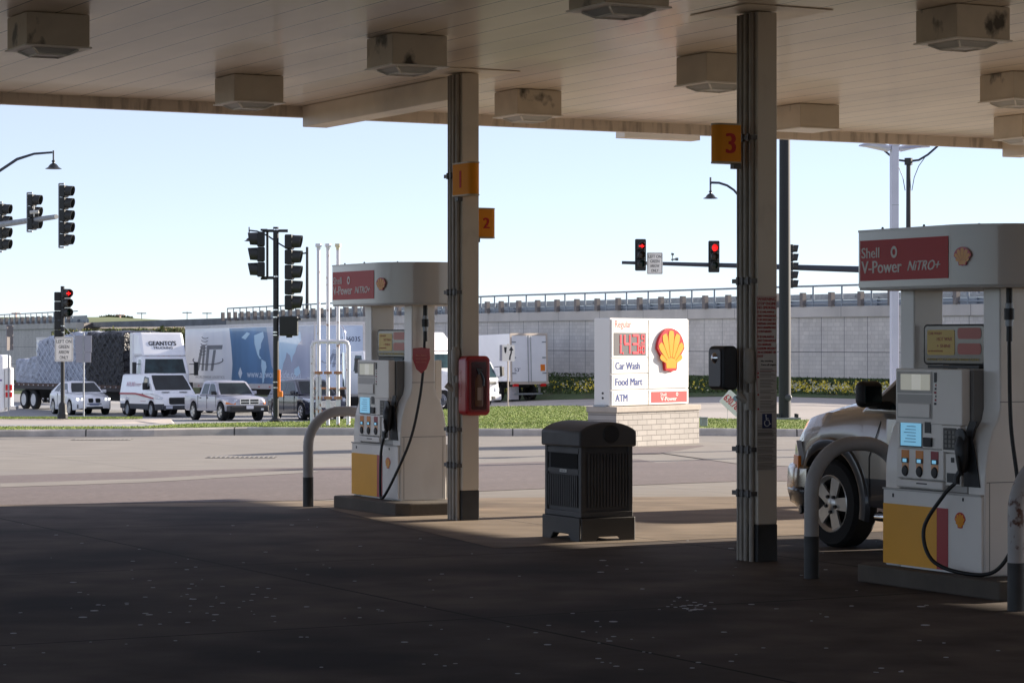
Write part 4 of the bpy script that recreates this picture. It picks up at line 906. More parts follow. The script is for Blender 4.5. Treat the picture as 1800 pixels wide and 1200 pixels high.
# central signal pole beside the street
Y0 = 60.; pc = at(485, Y0, .12); ppm = F/Y0
cp = thing('signal_pole', 'black signal pole on the grass before the dark car, with yellow push button', 'pole', pc)
MB().tube([(0, 0, 0), (0, 0, 4.56)], .068, 14).build('pole', BLACK, cp, smooth=True); MB().lathe([(.16, 0), (.16, .03), (.10, .08), (.08, .12)], (0, 0, 0), 'Z', 12).build('base', BLACK, cp)
MB().tube([(-.32, 0, 4.47), (.28, 0, 4.47)], .035, 8).build('bracket_arm', BLACK, cp); MB().tube([(-.34, 0, 3.37), (0, 0, 3.37)], .035, 8).build('bracket_arm', BLACK, cp)
bd = MB()
for z_ in (4.5, 3.4, 2.62, 2.45, 2.1, 2.03, .93, .80): bd.lathe([(.072, z_-.012), (.072, z_+.012)], (0, 0, 0), 'Z', 14)
bd.build('strap', CHROME, cp)
MB().box(.04, .10, -.06, .06, .58, 1.22).build('button_plate', AMBER, cp, bevel=.01); MB().box(.06, .16, -.07, .05, .58, .72).build('push_button', AMBER, cp, bevel=.02)
signal_head('three-light signal with visors pointing left, on the pole before the dark car', pc+Vector((-.36, 0, 3.92)), R(187), 3, bracket=1)
signal_head('tall five-light signal with visors pointing right, on the pole before the dark car', pc+Vector((.33, -.02, 3.50)), R(-6), 5)
pd = thing('pedestrian_signal', 'black pedestrian signal box below the tall five-light signal', 'pedestrian signal', pc+Vector((.30, 0, 2.24)))
B(-.21, .22, -.14, .14, -.23, .23).build('case', BLACKG, pd, bevel=.03); B(.18, .30, -.15, .15, .14, .18).build('hood', BLACKG, pd); B(-.05, .08, -.08, .08, -.27, -.23).build('foot', BLACKG, pd)
# pedestal signal at the median
pm_ = at(110, 96, -.78); q = thing('signal_pedestal', 'black signal pedestal with a flared base standing on the median at left', 'pole', pm_)
MB().tube([(0, 0, 0), (0, 0, 4.85)], .075, 12).build('pole', BLACK, q, smooth=True); MB().lathe([(.20, -.1), (.20, .06), (.17, .12), (.15, .42), (.09, .5)], (0, 0, 0), 'Z', 8).build('base', BLACK, q)
MB().tube([(0, 0, 3.4), (.7, 0, 2.7)], .02, 6).build('stay', STEEL, q); MB().tube([(0, 0, 3.1), (0, 0, 3.14)], .082, 10).tube([(0, 0, 3.34), (0, 0, 3.38)], .082, 10).tube([(0, 0, 2.92), (0, 0, 2.96)], .082, 10).build('strap', CHROME, q)
signal_head('lit red signal on the median pedestal above the white LEFT ON GREEN ARROW ONLY sign', pm_+Vector((.16, -.12, 4.22)), R(-52), 3, lit=0, arrow=True)
signal_head('narrow signal seen from behind, left side of the median pedestal', pm_+Vector((-.15, .05, 3.75)), R(105), 5)
def regsign(lab, loc, rz, wd, hg, lines, frame_m=BLACK, back=False):
    t = thing('road_sign', lab, 'road sign', loc, rz)
    f_ = MB().prism(rrect(-wd/2, wd/2, 0, hg, .04), -.012, 0, 'XZ').build('panel', GS if back else plain('sign_face', (236, 234, 226), .5), t)
    if lines:
        bdr = MB()
        for x0, x1, z0, z1 in ((-wd/2+.03, wd/2-.03, .03, .042), (-wd/2+.03, wd/2-.03, hg-.042, hg-.03), (-wd/2+.03, -wd/2+.042, .03, hg-.03), (wd/2-.042, wd/2-.03, .03, hg-.03)): bdr.box(x0, x1, -.016, -.0125, z0, z1)
        bdr.build('border', BLACK, f_); n_ = len(lines); lh = (hg-.12)/n_
        for i, s_ in enumerate(lines): text('lettering', s_, BLACK, f_, (0, -.013, hg-.06-lh*(i+.85)), (1, 0, 0), (0, 0, 1), min(wd*.82, len(s_)*wd*.115), lh*.62, 'CENTER', .004, bold=.01)
    return t
regsign('white LEFT ON GREEN ARROW ONLY sign on the median pedestal', pm_+Vector((.07, -.10, 2.03)), R(3), .68, .92, ('LEFT ON', 'GREEN', 'ARROW', 'ONLY'))
def post(lab, loc, hh, r=.03, m=STEEL): t = MB().tube([(0, 0, 0), (0, 0, hh)], r, 8).build('sign_post', m, None, loc=loc); tag(t, lab, 'post'); return t
p2 = at(147, 95.5, -.78); post('thin steel post carrying two grey sign backs, in front of the white car', p2, 3.1)
t = thing('road_sign', 'two grey sign backs on one post, beside the LEFT ON sign', 'road sign', p2+Vector((0, -.04, 0)), 0)
GYS = plain('sign_back', (150, 152, 162), .5, .3); B(-.31, .31, -.012, 0, 2.38, 3.0).build('panel', GYS, t, bevel=.02); B(-.28, .28, -.012, 0, 2.0, 2.37).build('panel', GYS, t, bevel=.02); B(-.03, .03, -.03, -.0125, 1.9, 3.05).build('post_front', STEEL, t)
p3 = at(15, 95, -.78); post('thin steel post at the far left edge carrying an edge-on sign', p3, 3.4)
t = thing('road_sign', 'sign seen nearly edge-on at the far left edge', 'road sign', p3, R(86)); B(-.45, .45, -.05, -.032, 2.45, 3.4).build('panel', GYS, t); B(-.44, .44, -.06, -.051, 2.46, 3.39).build('face', plain('sign_dark_side', (90, 84, 82), .6), t)
p4 = at(893, 119, None); post('slim post of the keep-right arrow sign before the white trailer', p4, 3.0, .035, plain('post_tan', (190, 180, 165), .6))
t = regsign('white keep-right sign with a black curved arrow, in front of the white trailer', p4+Vector((.02, -.06, 2.2)), R(14), .60, .76, ())
kp_ = MB().prism([(-.22, .66), (-.08, .66), (-.11, .42), (-.15, .36), (-.19, .42)], -.018, -.013, 'XZ').prism([(.13, .70), (.24, .50), (.165, .50), (.16, .38), (.11, .22), (.09, .06), (.02, .06), (.04, .24), (.09, .38), (.095, .50), (.02, .50)], -.018, -.013, 'XZ')
kp_.build('arrow_symbol', BLACK, t.children[0]); B(-.42, -.30, .0, .02, .02, .76).build('second_panel', GYS, t)
# left mast arm and lamp
la = thing('mast_arm_pole', 'grey mast arm with signals reaching in from the left edge', 'signal mast', at(-260, 84, .0))
o0 = la.location; tip = P(99, 381, 75)-o0; z8 = P(-260, 430, 84)-o0
MB().tube([z8, P(-100, 408, 80)-o0, P(0, 395, 77.5)-o0, tip], [.13, .11, .095, .07], 12).build('mast_arm', STEEL, la, smooth=True); MB().tube([(0, 0, -.8), (0, 0, z8.z), (0, 0, z8.z+3.2)], [.17, .14, .10], 12).build('pole', STEEL, la, smooth=True)
lt = P(-40, 330, 86)-o0
LMP = plain('lamp_pole_blue', (44, 52, 66), .45)
pts = [(0, 0, z8.z+3.0), P(-120, 372, 85)-o0, P(-60, 335, 84)-o0, P(0, 300, 83.5)-o0, P(30, 280, 83)-o0, P(60, 270.5, 83)-o0, P(92, 268, 83)-o0]
MB().tube(pts, [.05]*5+[.04, .035], 8).build('lamp_arm', LMP, la, smooth=True); lp_ = P(94, 295, 83)-o0; bell_lamp(la, lp_.x, lp_.y, lp_.z, .75); MB().tube([lp_+Vector((0, 0, .1)), lp_+Vector((0, 0, .56))], .03, 8).build('lamp_stem', LMP, la)
signal_head('large five-light signal at the tip of the left mast arm', P(113, 379, 74.8), R(-14), 5, bracket=2)
signal_head('middle signal on the left mast arm, with a small camera beside it', P(57, 373, 76), R(-14), 3, bracket=2)
signal_head('signal cut off by the left edge of the photo on the mast arm', P(4, 399, 77.8), R(-14), 4, bracket=2)
cmt = thing('traffic_camera', 'small pale camera on the left mast arm', 'camera', P(62, 374, 76.)); MB().tube([(-.12, -.2, 0), (.14, -.2, .02)], .055, 10).tube([(0, -.2, -.12), (0, -.2, .2)], .025, 6).build('camera_body', plain('camera_grey', (190, 190, 184), .5), cmt, smooth=True)
# right mast arm on the black pole with lamps
Yp = 104.; pb = at(1597, Yp, -.6); bp_ = thing('street_lamp_mast', 'black pole with upswept lamp arms and a long signal arm, behind the white pole', 'signal mast', pb)
rel = lambda px, py, Y=Yp: P(px, py, Y)-pb
MB().tube([(0, 0, 0), rel(1597, 470), rel(1597, 281)], [.13, .11, .09], 12).build('pole', BLACK, bp_, smooth=True); MB().tube([rel(1597, 290), rel(1597, 278)], .17, 10).build('collar', BLACK, bp_)
for s_ in (-1, 1):
    MB().tube([rel(1597+s_*x, y) for x, y in ((6, 283), (18, 281.5), (34, 272), (50, 258), (62, 244), (74, 222), (92, 205), (112, 202))], .045, 8).build('lamp_arm', LMP, bp_, smooth=True)
    MB().tube([rel(1597+s_*x, y) for x, y in ((6, 335), (10, 312), (18, 292), (30, 275))], .016, 6).build('brace', LMP, bp_, smooth=True)
    e_ = rel(1597+s_*113, 226); bell_lamp(bp_, e_.x, e_.y, e_.z, .8)
MB().tube([rel(1597, 478), rel(1512, 473.5), rel(1300, 467), rel(1093, 461.5)], [.15, .135, .10, .065], 12).build('mast_arm', LMP, bp_, smooth=True)
signal_head('red-lit signal at the left tip of the right mast arm, left of the hanging sign', P(1126, 448, Yp-.3), R(-78), 3, lit=0, back=True, arrow=True)
signal_head('red-lit signal on the right mast arm between the hanging sign and the near column', P(1255, 451, Yp-.3), R(-82), 3, lit=0, back=True)
signal_head('edge-on signal peeking out behind the thick black pole', P(1391, 468, Yp-.3), R(-5), 5)
for px, py in ((1123, 448), (1255, 451)):
    k = P(px, py, Yp-.15); 
t = regsign('white LEFT ON GREEN ARROW ONLY sign hanging from the right mast arm', P(1151, 482, Yp-.3), 0, .64, .88, ('LEFT ON', 'GREEN', 'ARROW', 'ONLY'))
cmt = thing('traffic_camera', 'small camera and antenna on top of the right mast arm', 'camera', P(1182, 459, Yp)); MB().tube([(0, 0, 0), (0, 0, .28)], .02, 6).tube([(-.05, 0, .3), (.06, 0, .27)], .045, 8).tube([(-.05, 0, .06), (.16, 0, .08)], .03, 8).tube([(.12, 0, .08), (.24, 0, .08)], .06, 8).build('camera_body', plain('camera_dark', (90, 98, 100), .5), cmt, smooth=True)
# thick black pole near the grass
tb = thing('thick_black_pole', 'thick black steel pole on a bolted base plate, right of the near column', 'pole', at(1379.5, 61.7, .12)); 
MB().tube([(0, 0, .03), (0, 0, 9.4)], [.148, .125], 20).build('pole', plain('pole_charcoal', (30, 33, 38), .6), tb, smooth=True); B(-.20, .36, -.25, .22, .0, .05).build('base_plate', STEEL, tb)
bl = MB()
for x, y in ((-.15, -.18), (.28, -.18), (.28, .15), (-.15, .15)): bl.tube([(x, y, .05), (x, y, .14)], .035, 8)
bl.build('anchor_bolt', BLACK, tb); MB().lathe([(0, -.19), (.07, -.18), (.09, -.13)], (.07, 0, .53), 'Y', 16).build('hand_hole_cover', plain('cover_grey', (72, 74, 82), .5), tb, smooth=True)
# white twin light pole
wl = thing('twin_light_pole', 'square white light pole with two flat oval heads, above the near pump', 'light pole', at(1572, 64, .1), R(12))
B(-.092, .092, -.092, .092, 0, 6.98).build('pole', plain('pole_white', (205, 205, 225), .45, n=(3, .04)), wl, bevel=.012); B(-.105, .105, -.105, .105, 6.78, 6.9).build('collar', MATS['pole_white'], wl); B(-.0925, .0925, -.0935, -.092, 5.3, 5.31).build('seam', GS, wl)
for s_ in (-1, 1):
    m = MB(); prof_ = [(0, .0), (.13, .03), (.30, .10), (.55, .11), (.80, .03), (.83, -.01), (.60, -.02), (.25, -.09), (.08, -.13), (0, -.08)]
    wv = [.05, .12, .20, .22, .09, .04, .2, .18, .1, .05]; n_ = len(prof_)
    ring = []
    for k in (-1, -.6, .6, 1):
        ring += [((.10+x)*s_, k*w_ if abs(k) == 1 else k*w_*1.3, 6.77+z_*(1 if abs(k) < 1 else .6)) for (x, z_), w_ in zip(prof_, wv)]
    m.add(ring, [(i*n_+j, (i+1)*n_+j, (i+1)*n_+(j+1) % n_, i*n_+(j+1) % n_) for i in range(3) for j in range(n_)]+[tuple(range(n_)), tuple(3*n_+j for j in range(n_))])
    m.build('lamp_head', MATS['pole_white'], wl, smooth=50)
# street lamps farther off
def street_lamp(lab, px, Yq, top_py, arm, sgn, sc=1.0, second=None):
    b_ = at(px, Yq); t = thing('street_lamp', lab, 'street lamp', b_, 0, 'black street lamps along the road'); r_ = lambda x, y: P(x, y, Yq)-b_
    MB().tube([(0, 0, -.5), r_(px, top_py)], [.16, .10], 10).build('pole', BLACK, t, smooth=True)
    for sg in ((sgn,) if second is None else (sgn, -sgn)):
        pts_ = [r_(px+sg*x, y) for x, y in arm]; MB().tube(pts_, .06*sc, 8).build('lamp_arm', LMP, t, smooth=True)
        e_ = pts_[-1]; bell_lamp(t, e_.x, e_.y, e_.z-.75*sc, 1.05*sc); MB().tube([e_+Vector((0, 0, .25)), e_-Vector((0, 0, .4))], .05*sc, 6).build('lamp_stem', LMP, t)
    return t
street_lamp('black street lamp far behind the vent pipes, its left lamp beside the central signal', 540, 190, 434, ((0, 444), (-0, 444), (4, 445), (12, 446), (28, 441), (48, 429), (70, 414), (88, 406.5), (102, 405)), -1, 1.)
street_lamp('black street lamp with its bell lamp left of the near column, under sign 3', 1330, 122, 372, ((0, 380), (14, 366), (28, 348), (40, 334), (52, 326), (66, 321.5), (81, 321)), -1, .95)
# ---------------------------------------------------------------- vehicles
UND = mat('underbody', (.012, .012, .013), .8); TRIM = plain('grey_cladding', (58, 60, 66), .6); LAMPC = plain('headlamp_clear', (205, 212, 220), .12, coat=.6)
SIL = plain('car_silver', (176, 176, 186), .32, .3, coat=.6); NAVY = plain('car_dark', (30, 32, 52), .25, .3, coat=.9); TAN = mat('pickup_tan', (.36, .33, .285), .27, .4, coat=.8); FLARE = mat('flare_graphite', (.045, .046, .052), .3, .3, coat=.5)
def loft_body(name, par, mats, L, top, sh, hw, bot, wheels, clad=None, n=110, crown=.03, endr=.12):
    """x from 0 (rear) to L (front). top/sh/hw/bot: [(x, value)] tables. wheels: [(x, arch radius, hub z)]"""
    xs = sorted(set([round(v, 4) for v in np.linspace(0, L, n)]+[round(wx+r*math.cos(R(a)), 4) for wx, r, _ in wheels for a in range(0, 181, 9)]))
    I = lambda tab, x: float(np.interp(x, [a for a, _ in tab], [b for _, b in tab]))
    b = MB(); rings = []
    for x in xs:
        zt, zs, w_, zb = I(top, x), I(sh, x), I(hw, x), I(bot, x)
        arch = 0
        for wx, r, zh in wheels:
            if abs(x-wx) < r: arch = max(arch, zh+math.sqrt(r*r-(x-wx)**2))
        zl = max(zb, min(arch, zs-.07)); zc = clad if clad else zb+.3
        z1 = zl+.03; z2 = max(z1+.01, min(zc, zs-.05)); z3 = max(z2+.01, zl+(zs-zl)*.72)
        e = .96+.04*min(1, (z3-zb)/.4)
        half = [(0, zl+.02), (w_*.86, zl+.02), (w_*.985*e, zl), (w_*.995, z1), (w_, z2), (w_*1.0, z3), (w_*.985, zs), (w_*.90, zs+(zt-zs)*.62), (w_*.55, zt), (0, zt+crown)]
        rings.append([(x, y, z) for y, z in half]+[(x, -y, z) for y, z in half[-2:0:-1]])
    m = len(rings[0]); V = [p for r_ in rings for p in r_]; fs = []; mi = []
    for i in range(len(rings)-1):
        for j in range(m):
            fs.append((i*m+j, (i+1)*m+j, (i+1)*m+(j+1) % m, i*m+(j+1) % m))
            mi.append(1 if j in (0, 1, m-1, m-2) else (2 if clad and j in (2, 3, m-3, m-4) else 0))
    fs += [tuple(range(m)), tuple((len(rings)-1)*m+j for j in range(m))]; mi += [0, 0]
    b.v = V; b.f = fs; b.mi = mi
    return b.build(name, mats if len(mats) > 1 else mats*2, par, smooth=45)
def wheel(par, x, y, z, r, w_, side, rim_m=ALLOY, spokes=5, dark=BLACK, rr=.62):
    """outer face looks towards side*y"""
    t = MB().lathe([(r*rr, -w_/2), (r*.93, -w_/2), (r, -w_*.36), (r, w_*.36), (r*.93, w_/2), (r*rr, w_/2)], (0, 0, 0), 'Y', 28, True)
    wt_ = t.build('wheel', RUBBER, par, smooth=35, loc=(x, y, z)); q = r*rr
    MB().lathe([(0, side*w_*.12), (q*1.01, side*w_*.12)], (0, 0, 0), 'Y', 24).build('wheel_back', UND, wt_)
    rm = MB().lathe([(q*.90, side*w_*.40), (q*1.02, side*w_*.52), (q*1.05, side*w_*.50), (q*1.02, side*w_*.12), (q*.92, side*w_*.12)], (0, 0, 0), 'Y', 28, True)
    if spokes:
        for k in range(spokes):
            a = 2*math.pi*k/spokes+.3+math.pi/2; c_, s_ = math.cos(a), math.sin(a); wi, wo = q*.20, q*.26 if spokes < 7 else q*.11
            if spokes >= 7: wi = q*.10
            pl = [(q*.15, -wi), (q*.93, -wo), (q*.93, wo), (q*.15, wi)]
            k0 = len(rm.v); rm.prism([(u*c_-v*s_, u*s_+v*c_) for u, v in pl], side*w_*.36, side*w_*.45, 'XZ')
        rm.lathe([(0, side*w_*.50), (q*.16, side*w_*.50), (q*.28, side*w_*.44), (q*.28, side*w_*.3)], (0, 0, 0), 'Y', 20)
    else: rm.lathe([(0, side*w_*.34), (q*.3, side*w_*.36), (q*.34, side*w_*.44), (q*.62, side*w_*.44), (q*.86, side*w_*.22), (q*.92, side*w_*.40)], (0, 0, 0), 'Y', 28)
    rm.build('rim', rim_m, wt_, smooth=35)
    if spokes and r > .4:
        for k in range(5): a = 2*math.pi*k/5+.95; MB().lathe([(0, side*w_*.54), (.016, side*w_*.54), (.018, side*w_*.42)], (q*.30*math.cos(a), 0, q*.30*math.sin(a)), 'Y', 8).build('lug_nut', BLACK, wt_)
    return wt_
def green(par, m, z0, z1, bx, tx, hw0, hw1, cr=.03, bevel=.05, nm='cabin'):
    """greenhouse: bx=(rear,front) x at belt, tx=(rear,front) x at roof"""
    b = MB(); zz = z1-.04
    k = (zz-z0)/(z1-z0)
    lerp = lambda a, c, t: a+(c-a)*t
    xr, xf, w_ = lerp(bx[0], tx[0], k), lerp(bx[1], tx[1], k), lerp(hw0, hw1, k)
    b.add([(bx[0], -hw0, z0), (bx[1], -hw0, z0), (bx[1], hw0, z0), (bx[0], hw0, z0), (xr, -w_, zz), (xf, -w_, zz), (xf, w_, zz), (xr, w_, zz),
           (tx[0]+.08, -hw1+.1, z1), (tx[1]-.10, -hw1+.1, z1), (tx[1]-.10, hw1-.1, z1), (tx[0]+.08, hw1-.1, z1), ((tx[0]+tx[1])/2, 0, z1+cr)],
          [(0, 3, 2, 1), (0, 1, 5, 4), (1, 2, 6, 5), (2, 3, 7, 6), (3, 0, 4, 7), (4, 5, 9, 8), (5, 6, 10, 9), (6, 7, 11, 10), (7, 4, 8, 11), (8, 9, 12), (9, 10, 12), (10, 11, 12), (11, 8, 12)])
    o = b.build(nm, m, par, smooth=60, bevel=bevel, seg=3)
    o['g'] = 0; del o['g']
    return o, dict(z0=z0, z1=z1, bx=bx, tx=tx, hw0=hw0, hw1=hw1)
def side_glass(par, G, poly, side, m=GLASS, nm='side_window', off=.004, th=.006):
    """poly in (x,z)"""
    f = lambda z: G['hw0']+(G['hw1']-G['hw0'])*(z-G['z0'])/(G['z1']-G['z0'])
    n = len(poly); b = MB().add([(x, side*(f(z)+off), z) for x, z in poly]+[(x, side*(f(z)+off-th), z) for x, z in poly],
        [tuple(range(n)), tuple(range(2*n-1, n-1, -1))]+[(i, (i+1) % n, n+(i+1) % n, n+i) for i in range(n)])
    return b.build(nm, m, par)
def end_glass(par, G, front, poly, m=GLASS, nm='windshield', off=.006):
    """poly in (y fraction of half width, z fraction)"""
    i = 1 if front else 0; s = 1 if front else -1; dz = G['z1']-G['z0']; dx = G['tx'][i]-G['bx'][i]; nrm = Vector((dz*s, 0, -dx*s)).normalized()
    pts = []
    for yf, zf in poly:
        w_ = G['hw0']+(G['hw1']-G['hw0'])*zf; pts.append(Vector((G['bx'][i]+dx*zf, yf*w_, G['z0']+dz*zf))+nrm*off)
    n = len(pts); q = [p-nrm*.008 for p in pts]
    return MB().add(pts+q, [tuple(range(n)), tuple(range(2*n-1, n-1, -1))]+[(k, (k+1) % n, n+(k+1) % n, n+k) for k in range(n)]).build(nm, m, par)
WS = [(-.86, .08), (.86, .08), (.88, .5), (.84, .86), (-.84, .86), (-.88, .5)]
def mirrors(par, x, y, z, m, sz=(.10, .22, .16), sides=(-1, 1)):
    for s in sides:
        o = B(x-sz[0]/2, x+sz[0]/2, min(s*y, s*(y+sz[1])), max(s*y, s*(y+sz[1])), z, z+sz[2]).build('side_mirror', m, par, bevel=.03)
def place(name, lab, cat, px, Yq, a, L, z=None, group=None):
    """vehicle whose local +x (front) points a degrees right of straight towards the camera; px,Yq = middle"""
    t = thing(name, lab, cat, (0, 0, 0), R(a-90), group); c = Vector(((px-900)/F*Yq, Yq, 0)); d = Vector((math.sin(R(a)), -math.cos(R(a)), 0))
    o = c-d*L/2; t.location = (o.x, o.y, h(c.x, c.y)+.0 if z is None else z); return t
def follow(t, L):   # tilt a long vehicle with the slope of the street under it
    d = Vector((math.cos(t.rotation_euler.z), math.sin(t.rotation_euler.z), 0)); a = t.location; b = a+d*L
    za, zb_ = h(a.x, a.y), h(b.x, b.y); t.location.z = za; t.rotation_euler = (0, -math.atan2(zb_-za, L), t.rotation_euler.z)
# white coupe SUV
t = place('white_car', 'white sloping-roof car with bright headlights, behind the median signs', 'car', 141, 128.5, 26, 4.9); L = 4.9; follow(t, L)
loft_body('body', t, [CARW, UND], L, [(0, 1.05), (.25, 1.14), (1, 1.13), (3.45, 1.10), (4.3, .99), (4.75, .88), (4.9, .70)], [(0, .95), (.3, 1.03), (3.5, .99), (4.5, .82), (4.9, .62)],
          [(0, .78), (.2, .93), (.8, .99), (4.1, .985), (4.6, .92), (4.85, .80), (4.9, .74)], [(0, .35), (.3, .26), (4.6, .26), (4.9, .32)], [(.95, .42, .37), (3.88, .42, .37)])
_, G = green(t, CARW, 1.08, 1.66, (.15, 3.62), (1.35, 2.75), .90, .66)
for s in (-1, 1):
    side_glass(t, G, [(.85, 1.16), (1.75, 1.14), (1.78, 1.55), (1.5, 1.55), (1.15, 1.42)], s); side_glass(t, G, [(1.84, 1.14), (3.3, 1.12), (2.75, 1.5), (2.6, 1.56), (1.86, 1.56)], s, GLASS2)
    for wx in (.95, 3.88): wheel(t, wx, s*.86, .37, .37, .26, s, spokes=9, rr=.72)
    hl_ = MB().tube([(4.62, s*.86, .80), (4.78, s*.62, .81), (4.83, s*.50, .80)], [.055, .08, .05], 8).build('headlight', LAMPC, t, smooth=True)
    MB().tube([(4.70, s*.82, .80), (4.80, s*.80, .80)], .05, 10).tube([(4.76, s*.60, .80), (4.88, s*.60, .80)], .05, 10).build('lamp_glow', plain('lamp_on', (255, 250, 240), .3, emit=((1, .97, .9), 1.5)), hl_)
    MB().prism(rrect(.06, .30, .62, .83, .06), 4.80, 4.915, 'YZ').build('grille', BLACK, t) if s > 0 else MB().prism(rrect(-.30, -.06, .62, .83, .06), 4.80, 4.915, 'YZ').build('grille', BLACK, t)
    B(4.62, 4.845, min(s*.56, s*.84), max(s*.56, s*.84), .34, .54).build('air_intake', BLACK, t, bevel=.02); B(1.9, 2.05, min(s*.985, s*1.0), max(s*.985, s*1.0), .94, .97).build('door_handle', CARW, t)
for s in (-1, 1): MB().box(1.80, 1.812, s*.985-.012, s*.985+.012, .42, 1.06).box(2.98, 2.992, s*.985-.012, s*.985+.012, .42, 1.04).box(1.8, 2.99, s*.985-.012, s*.985+.012, .40, .412).build('panel_gap', BLACK, t)
end_glass(t, G, True, WS); mirrors(t, 3.2, .9, 1.08, CARW); B(4.8, 4.925, -.42, .42, .32, .42).build('lower_grille', BLACK, t); B(4.85, 4.93, -.24, .24, .50, .59).build('number_plate', plain('plate_blank', (120, 130, 160), .5), t); B(4.7, 4.915, -.36, .36, .545, .58).build('grille_bar', BLACK, t)
# white van
t = place('cargo_van', 'white panel van with a red stripe, stopped between the white car and the silver pickup', 'van', 279, 122, 27, 5.6); L = 5.6; follow(t, L)
loft_body('body', t, [CARW, UND, TRIM], L, [(0, 1.30), (.05, 1.33), (4.2, 1.32), (4.5, 1.25), (5.2, 1.10), (5.5, .96), (5.6, .8)], [(0, 1.2), (4.2, 1.22), (5.2, 1.0), (5.6, .7)],
          [(0, .98), (.1, 1.02), (4.4, 1.02), (5.1, .96), (5.45, .82), (5.6, .7)], [(0, .4), (5.2, .32), (5.6, .35)], [(1.15, .41, .35), (4.6, .41, .35)], clad=.62)
_, G = green(t, CARW, 1.05, 2.04, (.03, 5.17), (.10, 3.95), 1.035, .88, bevel=.07)
for s in (-1, 1):
    side_glass(t, G, [(3.35, 1.34), (4.45, 1.30), (4.05, 1.85), (3.45, 1.92), (3.35, 1.85)], s); side_glass(t, G, [(3.47, 1.46), (4.0, 1.46), (3.86, 1.8), (3.5, 1.84)], s, plain('window_pale', (190, 180, 150), .4), 'side_window_pale', .007)  # second shape: pale opaque patch just proud of the window glass
    for wx in (1.15, 4.6): wheel(t, wx, s*.9, .35, .35, .24, s, STEEL, 0)
    hl_ = MB().add([(5.1, s*.985, 1.05), (5.1, s*.99, .86), (5.50, s*.80, .84), (5.46, s*.70, .92), (5.2, s*.90, 1.06)], [(0, 1, 2, 3, 4)]); o = hl_.build('headlight', LAMPC, t); sm = o.modifiers.new('t', 'SOLIDIFY'); sm.thickness = .05; sm.offset = 0
    B(3.35, 3.55, min(s*1.0, s*1.025), max(s*1.0, s*1.025), 1.08, 1.12).build('door_handle', TRIM, t)
    B(5.02, 5.1, min(s*.25, s*.62), max(s*.25, s*.62), 1.175, 1.19).xf(Matrix.Identity(4)).build('bonnet_vent', BLACK, t)
end_glass(t, G, True, [(-.88, .22), (.88, .22), (.90, .55), (.87, .92), (-.87, .92), (-.90, .55)]); mirrors(t, 4.1, 1.0, 1.28, PLASTIC, (.14, .24, .34))
MB().prism(rrect(-.46, .46, .60, .92, .09), 5.4, 5.62, 'YZ').build('grille', BLACK, t); B(5.3, 5.63, -.78, .78, .36, .56).build('bumper', TRIM, t, bevel=.05); B(5.6, 5.64, -.62, -.30, .40, .53).build('number_plate', plain('plate_pale', (200, 204, 214), .5), t)
st_ = MB().prism([(.05, 1.06), (2.4, 1.06), (3.6, .96), (4.9, .86), (4.95, .90), (3.6, 1.06), (2.4, 1.14), (.05, 1.14)], -1.028, -1.0, 'XZ').build('red_stripe', plain('stripe_red', (176, 46, 56), .4), t)
MB().prism([(.05, 1.035), (2.4, 1.035), (4.6, .87), (2.4, 1.048), (.05, 1.048)], -1.026, -1.0, 'XZ').build('dark_stripe', plain('stripe_dark', (90, 70, 90), .4), t)
text('lettering', 'ATLAS', plain('faded_red', (190, 140, 160), .5), t, (1.0, -1.005, 1.45), (1, 0, 0), (0, .1, .8), 1.2, .2, depth=.006, bold=.01)
MB().box(3.1, 3.9, -1.03, -1.0, .74, .76).box(2.3, 3.1, -1.006, -.95, 1.55, 1.57).box(2.3, 3.0, -1.006, -.95, 1.48, 1.5).build('small_print', plain('print_red', (160, 110, 130), .5), t)
# silver pickup (street)
t = place('silver_pickup', 'silver crew-cab pickup with a black bumper, between the white van and the black signal pole', 'pickup truck', 397, 110.5, 28, 5.4); L = 5.4; follow(t, L)
loft_body('body', t, [SIL, UND], L, [(0, 1.12), (1.65, 1.12), (1.7, 1.10), (3.75, 1.12), (4.9, 1.06), (5.25, .96), (5.4, .82)], [(0, 1.06), (3.8, 1.03), (5.0, .92), (5.4, .74)],
          [(0, .84), (.1, .90), (4.6, .91), (5.1, .84), (5.4, .70)], [(0, .52), (.3, .42), (5.0, .42), (5.4, .5)], [(1.15, .45, .40), (4.35, .45, .40)])
_, G = green(t, SIL, 1.08, 1.70, (1.72, 4.02), (1.95, 3.3), .85, .70)
for s in (-1, 1):
    side_glass(t, G, [(1.98, 1.14), (2.72, 1.13), (2.72, 1.58), (2.1, 1.58)], s, GLASS2); side_glass(t, G, [(2.82, 1.13), (3.78, 1.12), (3.35, 1.52), (3.2, 1.58), (2.82, 1.58)], s, GLASS2)
    for wx in (1.15, 4.35): wheel(t, wx, s*.80, .39, .39, .26, s, spokes=5, rr=.58)
    fl = MB().add([(4.98, s*.86, .90), (4.98, s*.87, .76), (5.38, s*.66, .76), (5.34, s*.54, .90)], [(0, 1, 2, 3)]).build('headlight', LAMPC, t); sm = fl.modifiers.new('t', 'SOLIDIFY'); sm.thickness = .05; sm.offset = 0
    am = MB().add([(4.96, s*.885, .80), (4.96, s*.89, .72), (5.42, s*.67, .70), (5.40, s*.62, .77)], [(0, 1, 2, 3)]).build('indicator', AMBER, t); sm = am.modifiers.new('t', 'SOLIDIFY'); sm.thickness = .05; sm.offset = 0
    for x in (1.95, 2.75): B(x, x+.12, min(s*.905, s*.925), max(s*.905, s*.925), .96, 1.0).build('door_handle', BLACK, t)
    MB().box(1.70, 1.715, s*.9-.012, s*.9+.012, .5, 1.08).box(2.77, 2.782, s*.9-.014, s*.9+.014, .5, 1.1).box(3.83, 3.842, s*.9-.016, s*.9+.016, .6, 1.06).build('panel_gap', BLACK, t)
